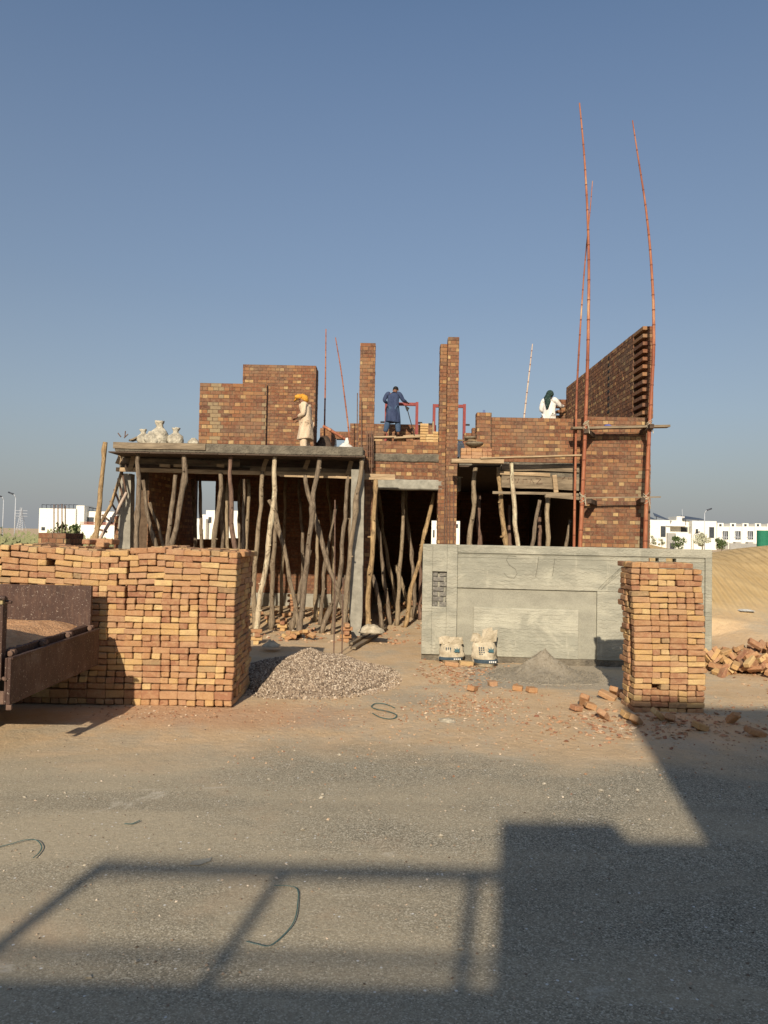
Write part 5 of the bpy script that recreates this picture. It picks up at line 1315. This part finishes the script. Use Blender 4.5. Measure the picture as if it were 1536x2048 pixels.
# man in cream on the porch slab, turned to the left, looking down
p = P(612, 887, 18.4)
person((p.x, 18.4, SZ), R(78), 'man in cream tunic and orange headcloth looking down by the tall brick wall',
       dict(chest=(0, .03, 1.29), neck=(0, .09, 1.45), head=(0, .17, 1.56), crown=(0, .19, 1.66), shL=(-.18, .03, 1.41), shR=(.18, .03, 1.41), elL=(-.24, .0, 1.15), wrL=(-.12, .22, 1.08),
            elR=(.23, -.02, 1.15), wrR=(.12, .21, 1.05), face=(0, 1, -.75)), dict(top=M['cream'], leg=M['cream'], hem=.52), 'turban')
# man in blue on the scaffold, seen from behind
p = P(785, 872, 24.0)
person((p.x, 24.0, SC + .01), R(-8), 'man in dark blue tunic seen from behind standing on the roof scaffold board',
       dict(chest=(.0, .05, 1.29), neck=(.02, .12, 1.44), head=(.05, .19, 1.54), crown=(.06, .22, 1.62), shL=(-.2, .05, 1.40), shR=(.2, .06, 1.40), elL=(-.31, .02, 1.17), wrL=(-.2, .22, 1.10),
            elR=(.32, .06, 1.18), wrR=(.42, .30, 1.16), knL=(-.16, .02, .5), anL=(-.24, -.02, .09), toL=(-.26, .12, .03), knR=(.16, .03, .52), anR=(.18, .02, .09), toR=(.2, .18, .03), face=(.1, 1, -.7)),
       dict(top=M['navy'], leg=M['navy_leg'], hem=.44), 'hair')
# man in white shirt with dark scarf, working at the toothed pier
p = P(1098, 832, 22.0); zf = P(1098, 781, 22.0).z - 1.70
person((p.x, 22.0, zf), R(-35), 'man in white shirt with dark patterned head scarf laying bricks beside the toothed pier',
       dict(chest=(.0, .03, 1.29), neck=(-.01, .07, 1.45), head=(-.02, .10, 1.575), crown=(-.02, .11, 1.68), elR=(.30, .14, 1.22), wrR=(.34, .36, 1.25), elL=(-.26, .0, 1.14), wrL=(-.16, .2, 1.02), face=(.2, 1, -.3)),
       dict(top=M['white_cloth'], leg=M['white_cloth'], hem=.45), 'scarf')
mb = MB(); mb.box(p.x - .6, p.x + .6, 21.7, 22.4, SZ, zf, 0, .3); tag(mb.build('working_platform', M['board'], None), 'low platform under the man in the white shirt', 'platform')
# worker half hidden behind the double pillar
p = P(909, 880, 19.5); 
person((p.x, 19.5, P(909, 866, 19.5).z - 1.68), R(20), 'bending worker in pale grey shirt half hidden behind the double brick pillar',
       dict(), dict(top=M['grey_cloth'], leg=M['grey_cloth'], hem=.5), 'hair', 1.0)

# ------------------------------------------------------------------ tipper truck at the left edge
tr = empty('tipper_truck', (-5.2, 7.7, 0)); tag(tr, 'dark maroon tipper truck loaded with red sand, its tailgate hanging open', 'truck')
TX = -3.40; Y0, Y1 = 6.68, 8.72; TL = 3.6; ZF = 1.0; ZT = 1.47
def tp(name, mb, m, parent=tr, bev=.006):
    o = mb.build(name, m, None); par(o, tr)
    if parent is not tr: 
        o.parent = parent; o.matrix_parent_inverse = parent.matrix_world.inverted() if False else Matrix.Identity(4)
    if bev: q = o.modifiers.new('b', 'BEVEL'); q.width = bev; q.segments = 2; q.limit_method = 'ANGLE'
    return o
mb = MB(); mb.box(TX - TL, TX, Y1 - .05, Y1, ZF - .06, ZT); 
for k in range(5): mb.box(TX - TL + .1 + k * .82, TX - TL + .16 + k * .82, Y1 + .001, Y1 + .05, ZF - .05, ZT - .02)
tp('side_panel', mb, M['truck'])
mb = MB(); mb.box(TX - TL, TX - .02, Y0, Y0 + .05, ZF - .22, ZT - .03); mb.box(TX - TL, TX + .0, Y0 - .03, Y0 + .08, ZT - .03, ZT + .01)
for k in range(5): mb.box(TX - TL + .1 + k * .8, TX - TL + .17 + k * .8, Y0 - .05, Y0 - .001, ZF - .2, ZT - .05)
o = tp('side_panel', mb, M['truck_paint']); o['label'] = 'peeling painted side panel'
mb = MB(); mb.box(TX - .07, TX - .002, Y0 - .012, Y0 + .07, ZF - .24, ZT + .03); mb.tube([(TX - .2, Y0 - .03, ZT + .03), (TX + .03, Y0 - .03, ZT + .03)], .022, 8); mb.tube([(TX - .03, Y0 + .02, ZT - .005), (TX + .06, Y0 + .02, ZT - .01)], .016, 8); tp('corner_post', mb, M['truck'])
mb = MB(); mb.box(TX - TL, TX - .02, Y0 + .06, Y1 - .06, ZF - .08, ZF - .02); mb.box(TX - .08, TX, Y0 + .08, Y1 - .02, ZF - .14, ZF + .015); tp('bed_floor', mb, M['truck'])
mb = MB(); mb.box(TX - TL - .06, TX - TL, Y0, Y1, ZF - .06, ZT + .25); tp('front_board', mb, M['truck'])
mb = MB()
for y in (Y0 + .55, Y1 - .6): mb.box(TX - TL - 2.3, TX - .35, y, y + .09, ZF - .34, ZF - .16)
for x in (-4.0, -5.0, -6.2): mb.box(x, x + .1, Y0 + .2, Y1 - .2, ZF - .16, ZF - .09)
mb.box(TX - TL, TX - .1, Y0 + .02, Y0 + .1, ZF - .30, ZF - .22)
tp('chassis', mb, M['dark'])
# tailgate hanging from the floor edge
gate = MB(); gy0, gy1 = Y0 - .02, Y1 + .0; gx0 = TX + .055
gate.box(gx0 + .0, gx0 + .035, gy0, gy1, .545, ZF - .03); gate.box(gx0 - .022, gx0 - .001, gy0 + .001, gy0 + .06, .55, ZF - .035); gate.box(gx0 - .022, gx0 - .001, gy1 - .07, gy1 - .001, .55, ZF - .035)
gate.box(gx0 + .0351, gx0 + .05, gy0 + .0, gy1, ZF - .05, ZF - .026)
gt = tp('tailgate', gate, M['truck'])
for y in (Y0 + .12, Y0 + .75, Y0 + 1.35, Y1 - .1):
    hg = MB(); hg.tube([(TX + .03, y - .05, ZF - .012), (TX + .03, y + .05, ZF - .012)], .028, 10); hg.box(TX - .02, TX + .06, y - .02, y + .02, ZF - .05, ZF + .02); tp('hinge', hg, M['rust'])
hg = MB(); hg.tube([(gx0 - .04, gy0 + .02, .78), (gx0 + .0, gy0 - .02, .78)], .018, 8); hg.box(gx0 - .13, gx0 - .02, gy0, gy0 + .012, .55, .67); hg.box(gx0 + .0, gx0 + .05, gy0 + .0, gy0 + .03, .50, .548); tp('latch', hg, M['rust'])
# load
ld = MB(); N = 44; n = N + 1; V = []
for j in range(n):
    for i in range(n):
        u, v = i / N, j / N; x = TX - .03 - u * (TL - .1); y = Y0 + .06 + v * (Y1 - Y0 - .13)
        z = ZF + .015 + .085 * sst(0, .10, u) + .045 * nz(x * 2.2, y * 2.2, 3) * sst(0, .1, u) + .022 * nz(x * 9, y * 9, 1) + .06 * sst(.3, 1, u)
        if v > .8: z -= .04 * sst(.8, 1, v)
        V.append((x, y, z))
ld.poly(V, [(j * n + i, (j + 1) * n + i, (j + 1) * n + i + 1, j * n + i + 1) for j in range(N) for i in range(N)])
lo = ld.build('sand_load', M['soil'], None, True, loc=None); tag(lo, 'red sand heaped in the bed of the tipper truck', 'sand', kind='stuff')
# wheels and cab
for x in (-4.75, -8.2):
    for y, s in ((Y0 + .12, -1), (Y1 - .12, 1)):
        ty = MB(); rings = []
        for (w, r) in ((-.13, .30), (-.14, .44), (-.10, .48), (.10, .48), (.14, .44), (.13, .30)):
            rings.append([(x + math.cos(q / 28 * 6.283) * r, y + w, .48 + math.sin(q / 28 * 6.283) * r) for q in range(28)])
        ty.loft(rings); wh = ty.build('wheel', M['dark'], None, True); par(wh, tr)
        rm = MB(); rm.loft([[(x + math.cos(q / 20 * 6.283) * r, y + w * s, .48 + math.sin(q / 20 * 6.283) * r) for q in range(20)] for (w, r) in ((.135, .29), (.10, .25), (.12, .12), (.17, .1))][::s])
        r_ = rm.build('rim', M['rust'], None, True); r_.parent = wh; r_.matrix_parent_inverse = Matrix.Translation(-Vector(tr.location))
        r_.matrix_parent_inverse = Matrix.Identity(4)
cb = MB(); rings = []
for (z, a, b, w) in ((.55, -9.0, -7.3, .0), (1.2, -9.05, -7.3, .0), (1.9, -8.85, -7.32, .05), (2.35, -8.6, -7.4, .1)):
    rings.append([(a, Y0 + .05 + w, z), (b, Y0 + .05 + w, z), (b, Y1 - .05 - w, z), (a, Y1 - .05 - w, z)])
cb.loft(rings); tp('cab', cb, M['truck'], bev=.05)
cw = MB(); cw.box(-8.6, -7.7, Y0 + .06, Y0 + .075, 1.4, 2.0); cw.box(-8.6, -7.7, Y1 - .075, Y1 - .06, 1.4, 2.0); tp('cab_window', cw, M['glass'])

# ------------------------------------------------------------------ straps and marks on the road
def strap(pts, label, r=.005, lift=.012):
    W = []
    for i, (a, b) in enumerate(pts):
        g = gpt(a, b); W.append(g + Vector((0, 0, lift + .02 * abs(nz(i * .9, a, 1)))))
    Q = []
    for i in range(len(W) - 1):
        p0, p1, p2, p3 = W[max(i - 1, 0)], W[i], W[i + 1], W[min(i + 2, len(W) - 1)]
        for k in range(6):
            t = k / 6; Q.append(.5 * ((2 * p1) + (-p0 + p2) * t + (2 * p0 - 5 * p1 + 4 * p2 - p3) * t * t + (-p0 + 3 * p1 - 3 * p2 + p3) * t ** 3))
    Q.append(W[-1]); mb = MB(); mb.tube(Q, r, 6, flat=.35 if r < .008 else .5); tag(mb.build('packing_strap', M['strap'], None), label, 'strap', 'green packing straps on the ground')
strap([(548, 1778), (592, 1784), (595, 1820), (588, 1850), (570, 1875), (540, 1897), (515, 1900), (492, 1891)], 'large loop of thin green strap on the road', .0035)
strap([(-12, 1702), (20, 1693), (50, 1688), (72, 1689), (83, 1700), (78, 1712), (66, 1723)], 'green strap arching in from the left edge of the road', .0045)
strap([(790, 1418), (772, 1411), (752, 1410), (743, 1416), (752, 1422), (775, 1426), (792, 1433), (790, 1439), (778, 1441), (760, 1437), (745, 1429)], 's shaped green strap on the sand before the gravel heap', .008)
strap([(249, 1653), (264, 1654), (279, 1647)], 'tiny bent piece of green strap on the road', .006)
for nm, q, lab in (('paint_mark', [(377, 1734), (385, 1724), (424, 1718), (420, 1725), (398, 1736)], 'pale grey paint stroke on the road'),):
    mb = MB(); pts = [gpt(*a) + Vector((0, 0, .006)) for a in q]; mb.poly(pts, [tuple(range(len(pts)))]); o = mb.build(nm, M['concrete_pale'], None); o['kind'] = 'structure'

# ------------------------------------------------------------------ far houses
def hbox(parent, name, px0, px1, pyt, Y, dep, m, z0=0.0, win=()):
    mb = MB(); x0, x1 = P(px0, 1070, Y).x, P(px1, 1070, Y).x; zt = P((px0 + px1) / 2, pyt, Y).z; mb.box(x0, x1, Y, Y + dep, z0, zt); o = mb.build(name, m, None); par(o, parent); return o
def window(parent, px0, px1, py0, py1, Y, m='glass', fr=True):
    a, b = P(px0, py0, Y), P(px1, py1, Y); mb = MB(); mb.box(a.x, b.x, Y - .06, Y + .3, b.z, a.z); o = mb.build('window', M[m], None); par(o, parent)
    if fr:
        f = MB(); w = (b.x - a.x) * .05; f.box(a.x - w, a.x, Y - .12, Y + .1, b.z - w, a.z + w); f.box(b.x, b.x + w, Y - .12, Y + .1, b.z - w, a.z + w); f.box(a.x, b.x, Y - .12, Y + .1, a.z, a.z + w)
        q = f.build('window_frame', M['hut_white'], None); par(q, parent)
    return o
def solar(parent, px0, px1, py0, py1, Y):
    a, b = P(px0, py0, Y), P(px1, py1, Y); mb = MB(); mb.poly([(a.x, Y + 1, a.z), (b.x, Y + 1, b.z), (b.x + 1.5, Y + 6, b.z + .4), (a.x + 1.5, Y + 6, a.z + .9), (a.x, Y + 1, a.z - .15), (b.x, Y + 1, b.z - .15), (b.x + 1.5, Y + 6, b.z + .25), (a.x + 1.5, Y + 6, a.z + .75)], MB.BF)
    for t in (.2, .8): mb.tube([(a.x + (b.x - a.x) * t, Y + 2, a.z + (b.z - a.z) * t), (a.x + (b.x - a.x) * t, Y + 2, a.z - 2)], .08, 5)
    par(mb.build('solar_panel', M['solar'], None), parent)
YL = 150
hl = empty('white_villa', (P(150, 1060, YL).x, YL, 0)); tag(hl, 'white flat-roofed villa with red balcony rails behind the big brick pile', 'house')
hbox(hl, 'main_block', 77, 150, 1017, YL, 12, M['hut_white']); hbox(hl, 'stair_tower', 151, 167, 1011, YL + .5, 5, M['hut_white']); hbox(hl, 'side_block', 150.2, 170, 1020, YL + 2.2, 8, M['hut_grey'])
hbox(hl, 'upper_wing', 170.2, 232, 1023, YL + 2.2, 8, M['hut_white']); hbox(hl, 'balcony_wall', 157, 232, 1049, YL - .5, 2.5, M['hut_white'])
window(hl, 83, 90, 1054, 1061, YL, fr=False); window(hl, 162, 188, 1034, 1049, YL + 2.2); window(hl, 204, 212, 1034, 1049, YL + 2.2); window(hl, 220, 229, 1034, 1049, YL + 2.2); window(hl, 152, 156, 1034, 1062, YL + 2, fr=False)
mb = MB()
for t in range(3): mb.tube([P(160, 1044 + t * 2.2, YL - .5), P(232, 1046 + t * 2.2, YL - .5)], .06, 5)
par(mb.build('balcony_rail', M['rail_red'], None), hl)
mb = MB()
for q in range(84, 148, 9): mb.tube([P(q, 1018, YL + 3), P(q, 1009, YL + 3)], .07, 4); mb.tube([P(q, 1009, YL + 3), P(q + 9, 1010, YL + 3)], .06, 4)
for q in range(170, 200, 8): mb.tube([P(q, 1023, YL + 3), P(q, 1013 + (q - 170) * .2, YL + 3)], .07, 4); mb.tube([P(q, 1013 + (q - 170) * .2, YL + 3), P(q + 8, 1014.6 + (q - 170) * .2, YL + 3)], .1, 4)
par(mb.build('roof_rack', M['solar'], None), hl)
h2 = empty('white_villa', (P(430, 1060, 170).x, 170, 0)); tag(h2, 'white villa glimpsed through the window gap of the porch', 'house')
hbox(h2, 'main_block', 411, 480, 1021, 170, 10, M['hut_white']); hbox(h2, 'side_block', 400, 411, 1029, 172, 8, M['hut_white']); hbox(h2, 'garden_wall', 372, 411, 1037, 168, 2, M['hut_white'])
window(h2, 440, 446, 1034, 1046, 170); window(h2, 417, 423, 1034, 1046, 170)
h3 = empty('white_villa', (P(890, 1060, 170).x, 170, 0)); tag(h3, 'white villa glimpsed on both sides of the brick pillar', 'house')
hbox(h3, 'main_block', 862, 922, 1042, 170, 10, M['hut_white']); window(h3, 911, 916, 1048, 1056, 170); window(h3, 866, 869, 1060, 1075, 170)
YR = 170
h4 = empty('white_villa', (P(1360, 1080, YR).x, YR, 0)); tag(h4, 'large white villa with solar panels right of the corner bamboo pole', 'house')
hbox(h4, 'main_block', 1296, 1340, 1040, YR, 12, M['hut_white']); hbox(h4, 'recessed_wing', 1334, 1384, 1041, YR + 2, 10, M['hut_white']); hbox(h4, 'stair_tower', 1353, 1369, 1033, YR + 3, 5, M['hut_white'])
hbox(h4, 'right_block', 1384, 1433, 1042, YR, 12, M['hut_white']); hbox(h4, 'garden_wall', 1352, 1382, 1067, YR - 6, 1, M['hut_white']); hbox(h4, 'gate_panel', 1335, 1349, 1066, YR - .6, .6, M['hut_grey'])
hbox(h4, 'roof_canopy', 1333, 1378, 1050.5, YR - .5, 4, M['hut_white'], z0=P(1355, 1052.5, YR).z)
window(h4, 1321, 1331, 1052, 1074, YR); window(h4, 1361, 1375, 1054, 1064, YR + 2); window(h4, 1418, 1428, 1054, 1076, YR); window(h4, 1391, 1396, 1058, 1066, YR)
solar(h4, 1312, 1347, 1031, 1042, YR); solar(h4, 1370, 1412, 1037, 1039, YR); solar(h4, 1296, 1316, 1035, 1040, YR)
mb = MB(); mb.tube([P(1365, 1034, YR + 3), P(1364.5, 1018, YR + 3)], .05, 4); par(mb.build('antenna', M['galv'], None), h4)
YT = 210
for k in range(5):
    a = 1434 + k * 25; ht = empty('row_house', (P(a + 12, 1080, YT).x, YT, 0)); tag(ht, ['leftmost white row house, next to the large villa with solar panels', 'second white row house, behind the dark green tree', 'third white row house with a dark garage',
          'fourth white row house beside the green netting', 'rightmost white row house cut by the edge'][k], 'house', 'white row houses on the right horizon')
    hbox(ht, 'ground_block', a, a + 24.6, 1053, YT, 10, M['hut_white']); hbox(ht, 'upper_block', a + 1, a + 13, 1046 + k * .3, YT + 2, 8, M['hut_white']); hbox(ht, 'upper_recess', a + 13.2, a + 24.4, 1048 + k * .3, YT + 3, 7, M['hut_grey'])
    window(ht, a + 11, a + 22, 1062, 1079, YT, 'glass'); window(ht, a + 4, a + 9, 1048, 1053, YT + 2, 'glass')
    mb = MB()
    for t in range(3): q0 = a + 12.5 + t * 3.2; mb.tube([P(q0, 1079, YT - .3), P(q0 - 1, 1063, YT - .3)], .09, 4)
    mb.tube([P(a + 10, 1074, YT - .3), P(a + 23, 1074.5, YT - .3)], .08, 4); par(mb.build('balcony_rail', M['galv'], None), ht)
    hbox(ht, 'garage_door', a + 12, a + 23, 1084, YT - 1.5, 1.5, M['hut_grey'])
mb = MB(); c = P(1526, 1075, 150); rings = []
for t in range(6): rings.append([(c.x + (q % 2 * 2 - 1) * 0 + math.cos(q / 16 * 6.283) * 1.2 * (1 + .2 * nz(q, t, 1)), 150 + math.sin(q / 16 * 6.283), 0 + t / 5 * P(1526, 1061, 150).z) for q in range(16)])
mb.loft(rings); mb.tube([(c.x + 1.2, 150, P(1530, 1078, 150).z), (c.x + 3.6, 150, P(1536, 1072, 150).z)], .6, 6)
tag(mb.build('green_netting', M['net'], None), 'green shade netting hung before the row houses at the right edge', 'netting')
mb = MB(); a, b = P(1460, 1088, 160), P(1536, 1092, 160); mb.box(a.x, b.x + 8, 160, 160.3, 0, 1.8); tag(mb.build('site_fence', M['hut_grey'], None), 'low grey fence in front of the row houses', 'fence')
# street lamps and pylon
def lamp(px, pyt, Y, arm, label):
    p = P(px, 1065, Y); o = empty('street_lamp', (p.x, Y, 0)); tag(o, label, 'street lamp', 'street lamps on the horizon'); zt = P(px, pyt, Y).z
    tube_part('pole', [(p.x, Y, -.2), (p.x, Y, zt - .6)], [.11, .07], M['galv'], o, 6); tube_part('arm', [(p.x, Y, zt - .6), (p.x + arm * .3, Y, zt - .1), (p.x + arm, Y, zt + .2)], .07, M['galv'], o, 5)
    tube_part('lamp_head', [(p.x + arm * .5, Y, zt + .05), (p.x + arm * 1.7, Y, zt + .45)], .17, M['solar'], o, 6)
lamp(29, 989, 150, -.9, 'street lamp with tilted head left of the white villa'); lamp(5, 994, 165, -.9, 'street lamp cut by the left edge'); lamp(1409, 1021, 160, .9, 'street lamp in front of the large villa with solar panels')
py = empty('power_pylon', (P(42, 1062, 700).x, 700, 0)); tag(py, 'hazy lattice power pylon far off beside the left street lamps', 'pylon'); mb = MB(); c = P(42, 1062, 700).x; zt = P(42, 1015, 700).z
for sx in (-1, 1):
    for sy in (-1, 1): mb.tube([(c + sx * 3.2, 700 + sy * 3.2, 0), (c + sx * .5, 700 + sy * .5, zt * .75), (c, 700, zt)], .25, 4)
for k in range(10):
    z0, z1 = zt * k / 10, zt * (k + 1) / 10; w0 = 3.2 * (1 - k / 10.5); w1 = 3.2 * (1 - (k + 1) / 10.5)
    mb.tube([(c - w0, 697, z0), (c + w1, 697, z1)], .12, 4); mb.tube([(c + w0, 697, z0), (c - w1, 697, z1)], .12, 4)
for zz in (.62, .74, .86): mb.tube([(c - 5.5, 700, zt * zz), (c + 5.5, 700, zt * zz)], .2, 4)
par(mb.build('lattice', M['galv'], None), py)  # pale metal tone stands in for distance haze on the pylon

# ------------------------------------------------------------------ trees and shrubs
def tree(px, pyb, pyt, wpx, Y, m, label, n=900, name='tree', group=None, lf=None, trunkh=.3, z0=None):
    c = P(px, pyb, Y); top = P(px, pyt, Y).z; base = gh(c.x, Y) if z0 is None else z0; w = wpx / FPX * Y; H_ = top - base
    o = empty(name, (c.x, Y, base)); tag(o, label, 'tree' if name == 'tree' else 'shrub', group)
    tube_part('trunk', [(c.x, Y, base - .1), (c.x + w * .03, Y, base + H_ * .35), (c.x, Y, base + H_ * .7)], [w * .05, w * .035, w * .015], M['trunk'], o, 6)
    mb = MB(); lf = lf or w * .05; blobs = [(random.uniform(-.3, .3) * w, random.uniform(-.3, .3) * w, base + H_ * random.uniform(trunkh + .12, .85), random.uniform(.16, .3) * w) for _ in range(9)]
    for k in range(n):
        bx, by, bz, br = random.choice(blobs); d = Vector((random.gauss(0, 1), random.gauss(0, 1), random.gauss(0, .9))).normalized() * br * random.uniform(.5, 1.1)
        p = Vector((c.x + bx, Y + by, min(bz, top - br * .4))) + d; ro = eul(random.random() * 3, random.random() * 3, random.random() * 6); s = lf * random.uniform(.6, 1.4)
        mb.poly([p + ro @ Vector(q) * s for q in ((-1, -.5, 0), (1, -.5, 0), (.6, .5, .2), (-.6, .5, .2))], [(0, 1, 2, 3)], 0, random.random())
    par(mb.build('crown', m, None), o)
TG = 'trees in front of the far villas'
tree(1306, 1092, 1063, 14, 110, M['leaf_dry'], 'narrow grey green tree right of the corner bamboo', 500, group=TG, z0=.3); tree(1323, 1092, 1073, 14, 108, M['leaf_dry'], 'low round shrubby tree next to the narrow one', 400, group=TG, z0=.3)
tree(1357, 1098, 1070, 25, 100, M['leaf'], 'dark green rounded tree before the large white villa', 900, group=TG, z0=0); tree(1404, 1098, 1056, 32, 110, M['leaf_pale'], 'pale blossoming tree before the large white villa', 1000, group=TG, z0=0, lf=.09)
tree(1443, 1094, 1073, 26, 115, M['leaf'], 'dark spreading tree before the leftmost row house', 700, group=TG, z0=0)
tree(437, 1085, 1060, 16, 120, M['leaf'], 'green tree seen through the window gap', 300, group=TG, z0=0); tree(403, 1080, 1055, 10, 130, M['leaf'], 'small tree at the left of the window gap', 300, group=TG, z0=0)
tree(137, 1075, 1041, 40, 60, M['leaf'], 'leafy bush beside the four upright steel bars', 700, 'shrub', 'shrubs on the left field', lf=.12, z0=0, trunkh=.1)
tree(106, 1075, 1055, 28, 62, M['leaf_dry'], 'dusty bush left of the upright steel bars', 600, 'shrub', 'shrubs on the left field', lf=.08, z0=0, trunkh=.0)
tree(3, 1062, 1050, 8, 150, M['leaf'], 'small dark tree at the left edge on the horizon', 200, group=TG, z0=0)
random.seed(5); mb = MB()
for k in range(16000):
    x = random.uniform(-62, -16); Yq = random.uniform(36, 78); 
    if x > -Yq * .36 : continue
    den = nz(x * .12, Yq * .12, 4)
    if den < -.25 + .3 * random.random(): continue
    hgt = (1.0 + 1.3 * max(0, den)) * random.uniform(.4, 1.15); s = .05
    b = Vector((x, Yq, gh(x, Yq))); t = b + Vector((random.uniform(-.3, .3), random.uniform(-.2, .2), hgt)); mb.poly([b - Vector((s, 0, 0)), b + Vector((s, 0, 0)), t], [(0, 1, 2)])
    for q in range(2):
        p = b.lerp(t, random.uniform(.2, 1)); mb.poly([p, p + Vector((.22, 0, .08)), p + Vector((.04, .04, .26))], [(0, 1, 2)])
tag(mb.build('dry_scrub', M['leaf_dry'], None), 'dry scrub growth over the field behind the big pile', 'scrub', kind='stuff')

# ------------------------------------------------------------------ the house behind the viewer, whose shadow falls on the road
YC = -7.0
def cast(px, py):
    g = P(px, py, 5); 
    d = CAMROT @ Vector(((px - 768) / FPX, -(py - 1024) / FPX, -1)); t = EYE / -d.z; X_, Y_ = d.x * t, d.y * t
    s = (Y_ - YC) / math.cos(R(SUN_AZ)); return X_ - s * math.sin(R(SUN_AZ)), s * math.tan(R(SUN_EL))
nb = empty('neighbour_house', (0, YC - 4, 0)); tag(nb, 'white two storey house across the road behind the viewer', 'house')
x1a, z1a = cast(1000, 1640); x2a, z2a = cast(1232, 1658); _, z2b = cast(1300, 1680); x3a, _ = cast(1415, 1683); x3b, z3 = cast(1252, 1440); _, z3 = cast(1400, 1414)
x3 = (x3a + x3b) / 2
def nbx(name, *b): mb = MB(); mb.box(*b); q = mb.build(name, M['hut_white'], None); par(q, nb)
nbx('stair_block', x1a, x2a, YC - 4, YC, 0, z1a); nbx('side_block', x2a + .002, x3, YC - 4, YC, 0, z2b); nbx('tall_block', x3 + .002, x3 + 9, YC - 4.4, YC, 0, z3)
_, zs = cast(500, 1956); xr_, zr_ = cast(212, 1722); _, zr2 = cast(500, 1735); _, zr3 = cast(500, 1912)
nbx('lower_storey', -9, x1a - .002, YC - 4, YC, 0, zs)
mb = MB()
mb.box(xr_, x1a - .003, YC - .05, YC, zr2 - .05, zr2 + .035); mb.box(xr_, x1a - .003, YC - .04, YC, zr3 - .02, zr3 + .025)
xm_, _ = cast(565, 1745); xq_, _ = cast(945, 1765)
mb.box(xr_ - .045, xr_ + .045, YC - .06, YC + .01, zs, zr2 + .036)
mb.box(xm_ - .035, xm_ + .035, YC - .055, YC + .005, zs, zr2 - .051)
for k in range(8): mb.box(xq_ - .035, xq_ + .035, YC - .055, YC + .005, zs, zr2 - .051) if k == 0 else None
par(mb.build('balcony_railing', M['rust'], None), nb)
for q in (-6, -3.5): 
    mb = MB(); mb.box(q, q + 1.2, YC - .02, YC + .03, 1.0, 2.3); par(mb.build('window', M['glass'], None), nb)
